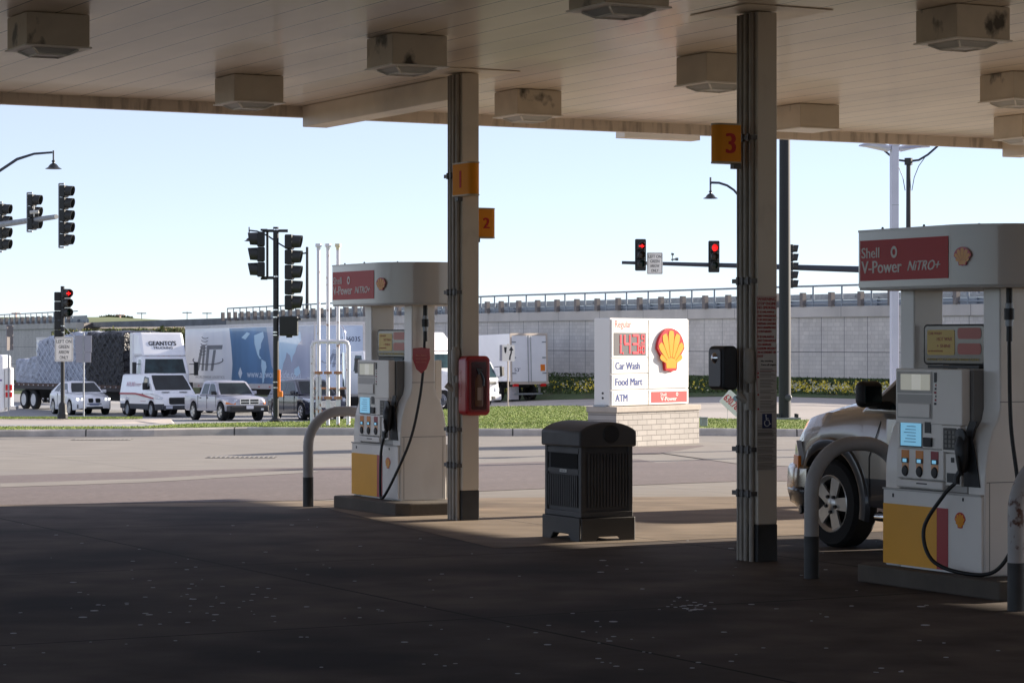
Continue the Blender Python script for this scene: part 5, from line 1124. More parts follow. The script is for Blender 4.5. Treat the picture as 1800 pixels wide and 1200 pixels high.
end_glass(t, G, True, WS); mirrors(t, 3.65, .84, 1.12, BLACK, (.1, .2, .15), (-1,)); mirrors(t, 3.65, .84, 1.12, SIL, (.1, .2, .15), (1,))
g_ = MB().prism(rrect(-.44, .44, .70, .94, .05), 5.25, 5.43, 'YZ').build('grille', CHROME, t)
for y0, y1, z0, z1 in ((-.40, -.025, .835, .915), (.025, .40, .835, .915), (-.40, -.025, .725, .805), (.025, .40, .725, .805)): B(5.30, 5.436, y0, y1, z0, z1).build('grille_opening', BLACK, g_)
B(4.95, 5.46, -.88, .88, .38, .66).build('bumper', PLASTIC, t, bevel=.06); B(5.45, 5.475, -.16, .16, .52, .66).build('number_plate', plain('plate_white', (220, 220, 226), .5), t)
B(5.44, 5.475, .50, .62, .46, .54).build('fog_lamp', LAMPC, t)
dr = thing('person', 'person in a pale shirt at the wheel of the silver pickup', 'person', t.location, 0); dr.rotation_euler = t.rotation_euler
m = MB(); m.lathe([(0, .98), (.19, 1.0), (.21, 1.12), (.18, 1.24), (.07, 1.30), (.05, 1.33), (.085, 1.37), (.10, 1.43), (.09, 1.50), (.05, 1.54), (0, 1.55)], (3.02, .32, -.02), 'Z', 14); m.build('body', plain('skin_shirt', (150, 120, 100), .7), dr, smooth=True)
# dark crossover
t = place('dark_crossover', 'dark blue crossover behind the black signal pole and the white vent pipes', 'car', 541, 112, 27, 5.1); L = 5.1; follow(t, L)
loft_body('body', t, [NAVY, UND], L, [(0, 1.12), (.2, 1.18), (3.6, 1.12), (4.5, 1.04), (4.95, .90), (5.1, .74)], [(0, 1.05), (3.6, 1.04), (4.7, .88), (5.1, .66)],
          [(0, .85), (.2, .94), (4.3, .95), (4.8, .86), (5.1, .72)], [(0, .36), (.3, .27), (4.7, .27), (5.1, .32)], [(1.0, .43, .38), (4.05, .43, .38)])
_, G = green(t, NAVY, 1.10, 1.78, (.12, 3.75), (.6, 2.85), .88, .70)
for s in (-1, 1):
    side_glass(t, G, [(.55, 1.2), (1.1, 1.18), (1.1, 1.62), (.8, 1.6)], s, GLASS2); side_glass(t, G, [(1.18, 1.17), (2.05, 1.16), (2.05, 1.66), (1.2, 1.66)], s, GLASS2); side_glass(t, G, [(2.13, 1.16), (3.35, 1.15), (2.85, 1.6), (2.7, 1.66), (2.13, 1.66)], s, GLASS2)
    for wx in (1.0, 4.05): wheel(t, wx, s*.84, .38, .38, .25, s, CHROME, 7, rr=.66)
    hl_ = MB().tube([(4.3, s*.93, .93), (4.75, s*.82, .86), (4.98, s*.64, .80)], [.04, .09, .06], 8).build('headlight', LAMPC, t, smooth=True)
    B(4.9, 5.02, min(s*.62, s*.78), max(s*.62, s*.78), .42, .50).build('fog_lamp', AMBER, t)
for s in (-1, 1): MB().box(1.12, 1.132, s*.94-.012, s*.94+.012, .45, 1.1).box(2.08, 2.092, s*.945-.012, s*.945+.012, .42, 1.08).box(3.3, 3.312, s*.945-.012, s*.945+.012, .42, 1.06).build('panel_gap', BLACK, t)
end_glass(t, G, True, WS); mirrors(t, 3.25, .88, 1.12, NAVY); g_ = MB().prism(rrect(-.45, .45, .56, .84, .08), 4.95, 5.125, 'YZ').build('grille', CHROME, t)
for k in range(5): B(5.0, 5.13, -.40, .40, .59+k*.05, .61+k*.05).build('grille_slat', BLACK, g_)
MB().tube([(.8, .68, 1.83), (2.5, .68, 1.83)], .02, 6).tube([(.8, -.68, 1.83), (2.5, -.68, 1.83)], .02, 6).build('roof_rail', CHROME, t); 
# ---- lorries
def truck_wheels(t, xs_, hwid, r=.50, hub=None, w_=.28):
    for x in xs_:
        for s in (-1, 1): wheel(t, x, s*(hwid-.16), r, r, w_, s, hub or WHITEP, 0, rr=.60)
def trailer(lab, L, t_rot, corner, hgt=2.85, wd=2.6, deck=1.2, m=TRUCKW, gear=True, wheels_at=(1.6, 2.9), name='box_trailer'):
    """local +x = front; corner = world xy of front right bottom corner"""
    a = R(t_rot); d = Vector((math.sin(a), -math.cos(a))); lft = Vector((-d.y, d.x)); o = Vector(corner)-d*L+lft*wd/2
    t = thing(name, lab, 'trailer', (o.x, o.y, 0), R(t_rot-90), None); follow(t, L)
    bx_ = B(0, L, -wd/2, wd/2, deck, deck+hgt).build('box', m, t, bevel=.02); rl = MB()
    for s in (-1, 1):
        y0, y1 = sorted((s*(wd/2), s*(wd/2+.02))); rl.box(0, L, y0, y1, deck-.02, deck+.22); rl.box(0, L, y0, y1, deck+hgt-.12, deck+hgt+.02)
    rl.box(L, L+.02, -wd/2-.02, wd/2+.02, deck+hgt-.1, deck+hgt+.02); rl.box(L, L+.02, wd/2-.09, wd/2+.02, deck, deck+hgt-.101); rl.box(L, L+.02, -wd/2-.02, -wd/2+.06, deck, deck+hgt-.101)
    rl.build('edge_rail', plain('rail_pale', (206, 204, 204), .45, .1, n=(4, .08)), t)
    mk = MB()
    for k in range(int(L/1.3)): mk.box(.5+k*1.3, .7+k*1.3, -wd/2-.026, -wd/2-.0205, deck+.06, deck+.11)
    mk.build('marker', LAMPRED, t)
    B(0, L, -.5, .5, deck-.35, deck-.021).build('chassis', UND, t); truck_wheels(t, wheels_at, wd/2)
    if gear: MB().box(L-3.0, L-2.85, -1., -.85, .2, deck-.3).box(L-3.0, L-2.85, .85, 1., .2, deck-.3).build('landing_gear', STEEL, t)
    return t, bx_
def p2d(px, Yq): return Vector(((px-900)/F*Yq, Yq))
# blue and white trailer
t, bx_ = trailer('blue and white long trailer with a grey slanted logo and a world map', 16.15, 29, p2d(553, 119.5), 3.15, deck=1.3)
wd = 1.3; zb = 1.3; Lb = 16.15; side = lambda x: x
SIDEW = plain('trailer_side_white', (236, 240, 246), .3, coat=.4, n=(.8, .05), n2=(1.4, .3, lin((206, 214, 230)), .5, (.3, 1, .1)))
BLU = plain('trailer_blue', (92, 134, 178), .28, coat=.5, n=(.5, .25, (1.5, 1, .2))); PUR = plain('trailer_slate', (168, 176, 198), .28, coat=.5, n=(.6, .14, (2, 1, .12))); LBL = plain('map_blue', (186, 218, 240), .3, coat=.4)
MB().prism([(.03, zb+.23), (6.2, zb+.23), (6.35, zb+1.2), (6.2, zb+2.1), (5.95, zb+2.98), (.03, zb+2.98)], -wd-.012, -wd-.001, 'XZ').build('white_panel', SIDEW, t)
MB().prism([(6.2, zb+.23), (12.2, zb+.23), (11.2, zb+1.1), (10.6, zb+2.98), (5.95, zb+2.98), (6.2, zb+2.1), (6.35, zb+1.2)], -wd-.012, -wd-.001, 'XZ').build('blue_panel', BLU, t)
MB().prism([(12.2, zb+.23), (Lb-.03, zb+.23), (Lb-.03, zb+2.98), (10.6, zb+2.98), (11.2, zb+1.1)], -wd-.012, -wd-.001, 'XZ').build('slate_panel', PUR, t)
mp_ = MB()
for pl in ([(9.1, 2.6), (10.2, 2.77), (10.3, 2.5), (9.95, 2.2), (9.9, 1.95), (9.75, 1.9), (9.7, 1.62), (10.0, 1.45), (9.8, 1.44), (9.5, 1.65), (9.3, 1.95), (9.15, 2.2)],
           [(10.0, 1.42), (10.5, 1.3), (10.6, 1.05), (10.4, .75), (10.25, .3), (10.1, .25), (10.1, .7), (9.95, 1.1)],
           [(11.9, 2.3), (12.4, 2.6), (13.3, 2.77), (14.6, 2.7), (14.7, 2.3), (14.2, 2.05), (14.0, 1.75), (13.7, 1.55), (13.6, 1.25), (13.4, 1.6), (13.0, 1.75), (12.9, 1.5), (12.6, 1.2), (12.45, .85), (12.2, .6), (12.1, 1.0), (11.8, 1.25), (11.7, 1.6), (12.0, 1.85)],
           [(13.9, .95), (14.4, 1.1), (14.6, .8), (14.2, .6), (13.9, .7)], [(7.5, 2.5), (8.2, 2.77), (8.6, 2.7), (8.0, 2.4)]):
    mp_.prism([(x, zb+z) for x, z in pl], -wd-.016, -wd-.0125, 'XZ')
mp_.build('world_map', LBL, t)
LG = plain('logo_grey', (112, 118, 128), .4); tt = lambda nm, s_, m_, x, z, wdt, hh, **k: text(nm, s_, m_, t, (x, -wd-.0135, zb+z), (1, 0, 0), (0, 0, 1), wdt, hh, **k)
def ait(o, X, sc, m_, par):
    b = MB()
    hz = 1.9
    for pl in ([(0, 0), (.16, 0), (.42, 1), (.30, 1)], [(.30, 0), (.42, 0), (.52, 1), (.42, 1)], [(.50, 0), (.64, 0), (.76, 1), (.62, 1)], [(.80, 0), (.94, 0), (1.10, .82), (.96, .82)], [(.68, .84), (1.42, .84), (1.46, 1), (.72, 1)]):
        b.prism([(x*sc*hz, z*sc) for x, z in pl], 0, .004, 'XY')
    b.xf(frame(o, X, (0, 0, 1))).build('logo', m_, par)
    s_ = MB(); F4 = frame(o, X, (0, 0, 1))
    s_.tube([F4 @ Vector((sc*hz*(.66+.82*math.cos(R(a))), sc*(.42+.17*math.sin(R(a))), .006)) for a in range(160, 385, 12)], .018*sc, 6)
    for k in range(6): s_.tube([F4 @ Vector((sc*hz*(.38+.20*math.cos(R(a))+.03*k), sc*(.72+k*.13+.10*math.sin(R(a))), .006)) for a in range(200, 340, 20)], .013*sc, 4)
    s_.build('logo_arc', plain('logo_dark', (48, 56, 72), .4), par)
ait((1.5, -wd-.014, zb+.85), (1, 0, 0), 1.35 if 0 else 1.30, LG, t)
for o_ in t.children:
    pass
tt('lettering', 'WORLDWIDE LOGISTICS', LG, 1.4, .46, 3.9, .13)
tt('lettering', 'www.aitworldwide.com', plain('letter_pale', (214, 224, 236), .4), 8.2, .52, 6.4, .36)
MB().prism([(7.35, zb+.45), (7.6, zb+.74), (7.35, zb+1.03), (7.1, zb+.74)], -wd-.018, -wd-.013, 'XZ').build('diamond', plain('letter_pale', (214, 224, 236), .4), t)
FT = plain('trailer_front', (196, 212, 236), .3, coat=.4, n=(1, .04)); B(Lb+.001, Lb+.012, -wd+.06, wd-.095, zb+.05, zb+2.98).build('front_panel', FT, t)
ait((Lb+.013, -.75, zb+1.05), (0, 1, 0), .62, plain('logo_soft', (146, 160, 184), .4), t)
text('lettering', '53603S', plain('number_navy', (40, 50, 84), .5), t, (Lb+.013, .12, zb+2.25), (0, 1, 0), (0, 0, 1), .95, .22, depth=.004, bold=.01)
def tractor(lab, px, Yq, a, hood=1.7, cab=1.9, roof=None, fair=None, stack=None, m=TRUCKW, hw=1.2, name='semi_tractor', deckh=4.0):
    """front at local x = L"""
    L = hood+cab+3.2; t = place(name, lab, 'truck', px, Yq, a, L); follow(t, L); xb = 3.2; xc = xb+cab
    B(0, L-.6, -.45, .45, .55, .95).build('chassis', UND, t); truck_wheels(t, (.8, 2.1), 1.2); 
    for s in (-1, 1): wheel(t, xc+.75, s*1.02, .5, .5, .28, s, CHROME, 0, rr=.6)
    cb = B(xb, xc, -hw, hw, 1.0, 2.05).build('cab', m, t, bevel=.06)
    _, G = green(t, m, 2.0, 2.92, (xb, xc+.02), (xb, xc-.35), hw, hw-.12, nm='cab_top'); end_glass(t, G, True, [(-.86, .06), (.86, .06), (.84, .82), (-.84, .82)], GLASS2)
    for s in (-1, 1):
        side_glass(t, G, [(xc-1.0, 2.05), (xc-.12, 2.05), (xc-.40, 2.72), (xc-1.0, 2.75)], s, GLASS2); MB().box(xc-.1, xc+.08, s*(hw+.32)-.09, s*(hw+.32)+.09, 1.95, 2.6).tube([(xc-.1, s*hw, 2.5), (xc, s*(hw+.3), 2.5)], .02, 6).tube([(xc-.1, s*hw, 2.0), (xc, s*(hw+.3), 2.02)], .02, 6).build('side_mirror', BLACK, t)
    hd = MB(); x0, x1 = xc, xc+hood
    hd.hexa([(x0, -1.15, .75), (x1, -.95, .7), (x1, .95, .7), (x0, 1.15, .75)], [(x0, -1.0, 2.05), (x1-.25, -.72, 1.70), (x1-.25, .72, 1.70), (x0, 1.0, 2.05)]); hd.build('bonnet', m, t, bevel=.08)
    B(x1-.12, x1+.02, -.6, .6, .85, 1.55).build('grille', CHROME, t, bevel=.03); B(x1-.1, x1+.15, -1.15, 1.15, .4, .75).build('bumper', m, t, bevel=.05)
    for s in (-1, 1):
        B(x1-.35, x1-.02, min(s*.72, s*1.0), max(s*.72, s*1.0), .95, 1.25).build('headlight', LAMPC, t, bevel=.04); B(x1-.62, x1-.35, min(s*.97, s*1.10), max(s*.97, s*1.10), 1.05, 1.25).build('indicator', AMBER, t, bevel=.02)
    mk = MB()
    for y in (-.8, -.25, 0, .25, .8): mk.box(xc-.42, xc-.34, y-.05, y+.05, 2.90, 2.95)
    mk.build('marker_lamp', plain('marker_amber', (224, 120, 90), .4), t)
    if fair:
        b = MB(); b.hexa([(xb, -hw, 2.9), (xc-.25, -hw+.1, 2.9), (xc-.25, hw-.1, 2.9), (xb, hw, 2.9)], [(xb, -hw, deckh), (xc-1.05, -hw+.12, deckh), (xc-1.05, hw-.12, deckh), (xb, hw, deckh)])
        ff = b.build('roof_fairing', m, t, bevel=.12, seg=3)
        bb_ = B(xb-.55, xb+.02, -hw-.04, hw+.04, 1.2, deckh).build('side_fairing', m, t, bevel=.03)
        if fair != 1:
            nrm = Vector((deckh-2.9, 0, .8)).normalized(); yv = Vector((-.8, 0, deckh-2.9)).normalized()
            o = Vector((xc-.25, 0, 2.9))+yv*.62+nrm*.006
            text('lettering', fair[0], plain('letter_ink', (34, 36, 44), .5), t, o, (0, 1, -.0), yv, 1.35, .27, 'CENTER', .01, bold=.03)
            text('lettering', fair[1], plain('letter_ink', (34, 36, 44), .5), t, o-yv*.2, (0, 1, 0), yv, .95, .13, 'CENTER', .01, bold=.01)
    if stack:
        for s in stack: MB().tube([(xb-.2, s*1.05, 1.3), (xb-.2, s*1.05, 3.75), (xb-.28, s*1.05, 3.95), (xb-.42, s*1.05, 4.05)], .075, 12).tube([(xb-.2, s*1.05, 1.4), (xb-.2, s*1.05, 2.9)], .12, 12).build('exhaust_stack', CHROME, t, smooth=True)
    return t
tractor('white truck cab with exhaust stack, behind the vent pipes', 652, 113.2, 31, stack=(-1,))
tractor('white semi tractor with black lettering on its roof fairing, behind the panel van', 277, 126, 20, hood=1.5, fair=("GEANTO'S", 'TRUCKING'), deckh=4.05)
# flatbed
def flatbed():
    L = 14.5; a = R(34); d = Vector((math.sin(a), -math.cos(a))); lft = Vector((-d.y, d.x)); fr_ = p2d(222, 129.5); o = fr_-d*L+lft*1.25
    t = thing('flatbed_trailer', 'dark flatbed trailer with white wheel hubs under the tarped loads', 'trailer', (o.x, o.y, 0), R(34-90)); follow(t, L)
    B(0, L, -1.25, 1.25, 1.28, 1.42).build('deck', plain('deck_brown', (92, 70, 60), .7, n=(3, .2)), t); B(0, L, -1.27, 1.27, 1.10, 1.279).build('side_rail', plain('rail_dark', (50, 42, 44), .6), t); B(0, L, -.5, .5, .6, 1.099).build('chassis', UND, t)
    m = MB()
    for k in range(22): m.box(.3+k*.65, .42+k*.65, -1.295, -1.27, 1.30, 1.36)
    m.build('strap_winch', plain('winch_pale', (190, 186, 186), .5), t); truck_wheels(t, (1.5, 2.8), 1.25, .52)
    return t, L
ft, FL = flatbed()
def load(lab, x0, x1, h0, h1, m, net=True, wdt=1.2, sag=.12, seed=0, cat='load'):
    rnd = random.Random(seed); nx, nz = 26, 16; t = thing('tarped_load', lab, cat, ft.location); t.rotation_euler = ft.rotation_euler
    def H(x): k = (x-x0)/(x1-x0); return h0+(h1-h0)*min(1, k*1.6)+.05*math.sin(k*9+seed)
    b = MB(); V = []; rows = []
    prof_ = []
    for i in range(nx+1):
        x = x0+(x1-x0)*i/nx; hh = H(x); row = []
        for j in range(nz+1):
            z = 1.425+(hh)*j/nz; bul = .05*math.sin(j/nz*math.pi)+.035*math.sin(i*1.9+j*1.3+seed)*math.cos(j*2.1+i*.7); row.append((x+.03*math.sin(j*1.7+seed), -(wdt+bul)+(.10 if j == nz else 0), z))
        for j in range(1, 6): row.append((x, -wdt+.1+(2*wdt-.2)*j/6, 1.425+hh+.04*math.sin(i+j*2)))
        for j in range(nz+1):
            z = 1.425+hh*(1-j/nz); row.append((x, wdt+.04*math.sin(i*2.+j), z))
        rows.append(row)
    m_ = len(rows[0]); V = [p for r_ in rows for p in r_]
    b.add(V, [(i*m_+j, (i+1)*m_+j, (i+1)*m_+j+1, i*m_+j+1) for i in range(nx) for j in range(m_-1)]+[tuple(range(m_)), tuple(nx*m_+j for j in range(m_))])
    o = b.build('tarp', m, t, smooth=60)
    if net:
        w_ = MB()
        n_ = max(3, int((x1-x0)/.62))
        for s_ in (1, -1):
            for k in range(-6, n_+6):
                pts = []
                for q in range(13):
                    z = 1.45+q*.22; x = x0+k*.62+s_*(q*.31)
                    if x0 <= x <= x1 and z <= 1.42+H(x): pts.append((x, -wdt-.085-.05*math.sin((z-1.4)*1.3), z))
                if len(pts) > 1: w_.tube(pts, .016, 4, False)
        w_.build('cargo_net', NETM if net is True else net, o)
    return t
NETM = plain('net_grey', (205, 212, 222), .6); SILT = plain('tarp_silver', (182, 189, 203), .42, .1, n=(2.2, .25), n2=(2.6, .2, lin((116, 118, 128)), .56), bump=(4, 1, .25)); BLT = plain('tarp_black', (20, 22, 30), .28, n=(2, .4), bump=(4, 1, .25)); NETD = plain('net_dark', (52, 56, 70), .4)
load('low silver-wrapped bundle at the rear of the flatbed', .2, 3.3, 1.25, 1.4, SILT, False, 1.1, seed=1)
load('tall netted silver-grey bundle on the flatbed, left of the white sign', 3.4, 7.2, 2.35, 2.6, SILT, True, 1.2, seed=4)
load('netted grey bundle on the flatbed behind the white LEFT ON sign', 7.3, 9.6, 2.7, 2.72, SILT, True, 1.2, seed=6)
load('glossy black tarped load at the front of the flatbed', 9.7, 14.2, 2.72, 2.74, BLT, NETD, 1.22, seed=9)
# other boxes
trailer('white trailer half hidden behind the silver-wrapped flatbed load', 9, 24, p2d(128, 150), 2.75)
wv = thing('white_delivery_truck', 'white box truck with a red tail light, cut off by the left edge', 'truck', (p2d(14, 113).x, 113, h(p2d(14, 113).x, 113)), R(183))
B(0, 4.5, -1.1, 1.1, .35, 2.85).build('box', CARW, wv, bevel=.14, seg=3)
B(-.30, -.001, .30, 1.08, .5, 2.3).build('rear_body', WHITEP, wv, bevel=.08); B(-.32, -.05, .86, 1.11, 1.3, 1.55).build('tail_lamp', LAMPRED, wv); B(-.32, -.05, .86, 1.11, 1.0, 1.22).build('tail_lamp', LAMPRED, wv)
B(-.5, -.1, .2, 1.1, .45, .62).build('bumper', CHROME, wv, bevel=.03); wheel(wv, 1.1, .98, .38, .38, .26, 1, STEEL, 0); MB().prism([(.1, 1.7), (1.6, 1.76), (1.6, 1.80), (.1, 1.78)], 1.101, 1.106, 'XZ').build('blue_swoosh', plain('swoosh', (120, 110, 150), .5), wv)
# white trailer seen from the rear
a39 = 39; d_ = Vector((-math.sin(R(a39)), math.cos(R(a39)))); r_ = Vector((d_.y, -d_.x)); cl = p2d(899, 139); Lr = 14.; fr_c = cl+d_*Lr
t = thing('white_semi_trailer', 'white trailer showing its closed rear doors, behind the keep-right sign', 'trailer', (0, 0, 0), math.atan2(d_.y, d_.x)); o = cl+r_*1.3; t.location = (o.x, o.y, 0); follow(t, Lr)
B(.04, Lr, -1.3, 1.3, 1.1, 3.68).build('box', TRUCKW, t, bevel=.02); rf = MB().box(-.02, .039, -1.32, -1.22, 1.0, 3.71).box(-.02, .039, 1.22, 1.32, 1.0, 3.71).box(-.02, .039, -1.22, 1.22, 3.59, 3.71).box(-.03, .039, -1.32, 1.32, .92, 1.06).build('door_frame', plain('frame_tan', (196, 184, 172), .5), t)
for y0, y1 in ((-1.21, -.015), (.015, 1.21)):
    dd = B(.0, .039, y0, y1, 1.07, 3.58).build('door', TRUCKW, t, bevel=.008)
    for k in range(3): B(-.02, 0, (y1-.28 if y0 > 0 else y0), (y1 if y0 > 0 else y0+.28), 1.5+k*.85, 1.56+k*.85).build('hinge', STEEL, dd)
MB().tube([(-.04, .10, 1.0), (-.04, .10, 3.6)], .02, 6).tube([(-.04, -.10, 1.0), (-.04, -.10, 3.6)], .02, 6).build('lock_rod', STEEL, t); B(-.02, -.001, -1.1, -.8, 1.65, 2.0).build('yellow_sticker', AMBER, t)
text('lettering', "53'", plain('number_navy', (40, 50, 84), .5), t, (-.003, 1.05, 1.62), (0, -1, 0), (0, 0, 1), .4, .2, depth=.004)
MB().box(.1, .2, -1.0, 1.0, .35, .45).box(.1, .18, -.85, -.75, .4, .95).box(.1, .18, .75, .85, .4, .95).build('rear_guard', STEEL, t); B(-.04, .05, -1.15, -.8, .8, .95).build('tail_lamp', LAMPRED, t); B(-.04, .05, .8, 1.15, .8, .95).build('tail_lamp', LAMPRED, t)
B(.6, Lr, -.5, .5, .75, 1.09).build('chassis', UND, t); truck_wheels(t, (1.4, 2.7), 1.3); B(.35, .38, .5, 1.25, .1, .8).build('mud_flap', plain('flap', (190, 190, 196), .6), t)
# white cab-over delivery truck
t = place('cab_over_truck', 'small white cab-over truck partly behind the red extinguisher box', 'truck', 768, 126, 52, 6.5); follow(t, 6.5)
loft_body('cab', t, [CARW, UND], 6.5, [(4.7, 1.55), (6.2, 1.5), (6.4, 1.42), (6.5, 1.2)], [(4.7, 1.4), (6.5, 1.1)], [(4.7, 1.0), (6.3, 1.0), (6.5, .92)], [(4.7, .4), (6.5, .4)], [(5.5, .42, .38)], n=60) if 0 else B(4.7, 6.42, -1.02, 1.02, .45, 1.5).build('cab', CARW, t, bevel=.10, seg=3)
_, G = green(t, CARW, 1.45, 2.3, (4.7, 6.40), (4.75, 6.05), 1.02, .90, nm='cab_top'); end_glass(t, G, True, [(-.9, .04), (.9, .04), (.88, .9), (-.88, .9)], GLASS2)
for s in (-1, 1):
    side_glass(t, G, [(5.2, 1.5), (6.2, 1.5), (6.0, 2.15), (5.2, 2.15)], s, GLASS2); wheel(t, 5.55, s*.88, .38, .38, .24, s, WHITEP, 0); wheel(t, 1.4, s*.88, .38, .38, .3, s, WHITEP, 0)
    MB().box(6.35, 6.5, s*1.28-.08, s*1.28+.08, 1.55, 2.0).tube([(6.2, s*1.0, 2.0), (6.4, s*1.3, 2.02)], .018, 6).tube([(6.3, s*1.0, 1.5), (6.4, s*1.3, 1.54)], .018, 6).build('side_mirror', BLACK, t)
    B(6.25, 6.46, min(s*.62, s*.98), max(s*.62, s*.98), .78, 1.0).build('headlight', LAMPC, t, bevel=.04)
B(6.40, 6.45, -.75, .75, 1.15, 1.28).build('grille', BLACK, t); B(6.2, 6.55, -1.02, 1.02, .38, .66).build('bumper', CARW, t, bevel=.05); B(6.4, 6.565, -.5, .5, .42, .56).build('bumper_grille', BLACK, t)
B(0, 4.5, -1.15, 1.15, .95, 3.45).build('cargo_box', TRUCKW, t, bevel=.03); MB().tube([(4.55, -.7, 3.05), (4.55, .7, 3.05)], .42, 18).tube([(4.55, -.7, 2.7), (4.75, -.7, 2.3)], .2, 10).build('refrigeration_unit', CARW, t, smooth=True); B(0, 6.2, -.4, .4, .5, .94).build('chassis', UND, t)
# white tractor with a chrome stack between the pump and the slim column
t = tractor('white truck with chrome stack, seen between the far pump and slim column', 742, 124, 48, stack=None, fair=1, deckh=3.85)
MB().tube([(2.4, -1.12, 1.0), (2.4, -1.12, 3.55)], .14, 14).tube([(2.4, -1.12, 3.5), (2.4, -1.12, 3.72)], .2, 14).build('exhaust_stack', CHROME, t, smooth=True)
# ---------------------------------------------------------------- near pickup
t = thing('tan_pickup', 'tan pickup with graphite wheel arch flares, parked behind the near fuel pump', 'pickup truck', (0, 0, 0), AX+R(90)); L = 5.8
# front axle at u=20.5, centre line v=15.42
axf = 4.82; o = S(15.43, 20.5-axf); t.location = o
TOP = [(0, 1.33), (1.85, 1.33), (1.9, 1.30), (3.75, 1.36), (4.1, 1.42), (4.6, 1.42), (5.0, 1.39), (5.3, 1.34), (5.5, 1.27), (5.62, 1.18), (5.7, 1.05), (5.8, .74)]
SH = [(0, 1.26), (3.9, 1.27), (4.5, 1.22), (5.2, 1.14), (5.5, 1.05), (5.65, .96), (5.8, .62)]
bd_ = loft_body('body', t, [TAN, UND, FLARE], L, TOP, SH, [(0, .93), (.2, .98), (4.0, .985), (5.0, .975), (5.35, .93), (5.6, .83), (5.75, .70), (5.8, .62)], [(0, .6), (.4, .48), (3.9, .42), (5.4, .48), (5.8, .55)], [(1.3, .53, .43), (axf, .53, .44)], clad=.70, n=150, crown=.05)
B(3.86, 4.1, -.02, .02, 1.38, 1.39)
# bonnet bulge
hd = MB(); V = []
for x, w_, z_ in ((3.85, .72, 1.40), (4.3, .74, 1.435), (4.8, .73, 1.42), (5.2, .70, 1.35), (5.42, .62, 1.27), (5.52, .5, 1.19)):
    V += [(x, -w_-.1, z_-.13), (x, -w_, z_-.03), (x, -w_*.5, z_+.005), (x, 0, z_+.012), (x, w_*.5, z_+.005), (x, w_, z_-.03), (x, w_+.1, z_-.13)]
hd.add(V, [(i*7+j, (i+1)*7+j, (i+1)*7+j+1, i*7+j+1) for i in range(5) for j in range(6)]+[tuple(range(7)), tuple(35+j for j in range(7))]); pass
_, G = green(t, TAN, 1.30, 1.95, (2.15, 4.47), (2.35, 3.60), .93, .74, bevel=.06)
for s in (-1, 1):
    side_glass(t, G, [(2.35, 1.36), (3.2, 1.36), (3.2, 1.84), (2.45, 1.84)], s); side_glass(t, G, [(3.3, 1.36), (4.27, 1.36), (3.85, 1.66), (3.63, 1.84), (3.3, 1.84)], s)
    for wx in (1.3, axf): wheel(t, wx, s*.84, .425, .425, .275, s, ALLOY, 5, rr=.63)
    # arch flares
    for wx in (1.3, axf):
        fl = MB(); V = []; k = 26; a0, a1 = -14, 194
        for i in range(k+1):
            a = R(a0+(a1-a0)*i/k); ca, sa = math.cos(a), math.sin(a)
            for rr_, y in ((.525, .90), (.525, 1.005), (.54, 1.012), (.61, 1.003), (.64, .965)):
                q = (1.0-.10*max(0, (wx+rr_*ca-5.15))/.4) if wx > 3 else 1
                V.append((wx+rr_*ca, s*y*q, .44+rr_*sa*1.0))
        fl.add(V, [(i*5+j, (i+1)*5+j, (i+1)*5+j+1, i*5+j+1) for i in range(k) for j in range(4)]+[(i*5, i*5+4, (i+1)*5+4, (i+1)*5) for i in range(k)]); fl.build('arch_flare', FLARE, t, smooth=40)
    hl_ = MB().add([(5.40, s*.945+.08*(s < 0), 1.02), (5.34, s*.955+.08*(s < 0), .86), (5.36, s*.95+.08*(s < 0), .72), (5.66, s*.80+.05*(s < 0), .72), (5.68, s*.76+.05*(s < 0), .90), (5.62, s*.80+.05*(s < 0), .98)], [(0, 1, 2, 3, 4, 5)]).build('headlight', LAMPC, t); sm = hl_.modifiers.new('t', 'SOLIDIFY'); sm.thickness = .05; sm.offset = 0
    am = MB().add([(5.345, s*.975+.1*(s < 0), .87), (5.345, s*.975+.1*(s < 0), .74), (5.58, s*.875+.1*(s < 0), .74), (5.57, s*.87+.1*(s < 0), .87)], [(0, 1, 2, 3)]).build('indicator', AMBER, t); sm = am.modifiers.new('t', 'SOLIDIFY'); sm.thickness = .03; sm.offset = 0
    mr = B(3.90, 4.04, min(s*1.0, s*1.27), max(s*1.0, s*1.27), 1.38, 1.63).build('side_mirror', PLASTIC, t, bevel=.065, seg=4); B(3.892, 3.901, min(s*1.04, s*1.23), max(s*1.04, s*1.23), 1.43, 1.58).build('mirror_glass', mat('mirror', (.25, .3, .3), .05, 1), mr); B(3.94, 4.10, min(s*.86, s*1.05), max(s*.86, s*1.05), 1.36, 1.44).build('mirror_arm', PLASTIC, mr, bevel=.02)
    MB().tube([(2.0, s*.97, .36), (2.06, s*1.05, .35), (3.95, s*1.05, .35), (4.02, s*.97, .36)], .04, 10).build('side_step', CHROME, t, smooth=True)
    dg = MB()
    for (x0_, x1_) in ((4.17, 4.05), (3.23, 3.23)):
        dg.tube([(x0_, s*.988, .52), (x0_, s*.9885, .9), (x1_, s*.987, 1.12), (x1_-.05 if x0_ != x1_ else x1_, s*.973, 1.25)], .005, 4)
    dg.build('door_gap', BLACK, t); B(3.0, 3.18, min(s*.98, s*1.01), max(s*.98, s*1.01), 1.06, 1.10).build('door_handle', TAN, t, bevel=.01); B(3.72, 3.87, min(s*.986, s*.992), max(s*.986, s*.992), .885, .905).build('badge', CHROME, t)
end_glass(t, G, True, WS)
bm_ = MB(); V = []
for x, y in ((5.18, .985), (5.45, .955), (5.66, .87), (5.84, .70), (5.88, .4), (5.89, 0)): V += [(x, y, .78), (x+.02, y+.015, .74), (x+.03, y+.02, .56), (x, y, .40), (x-.12, y-.06, .34)]
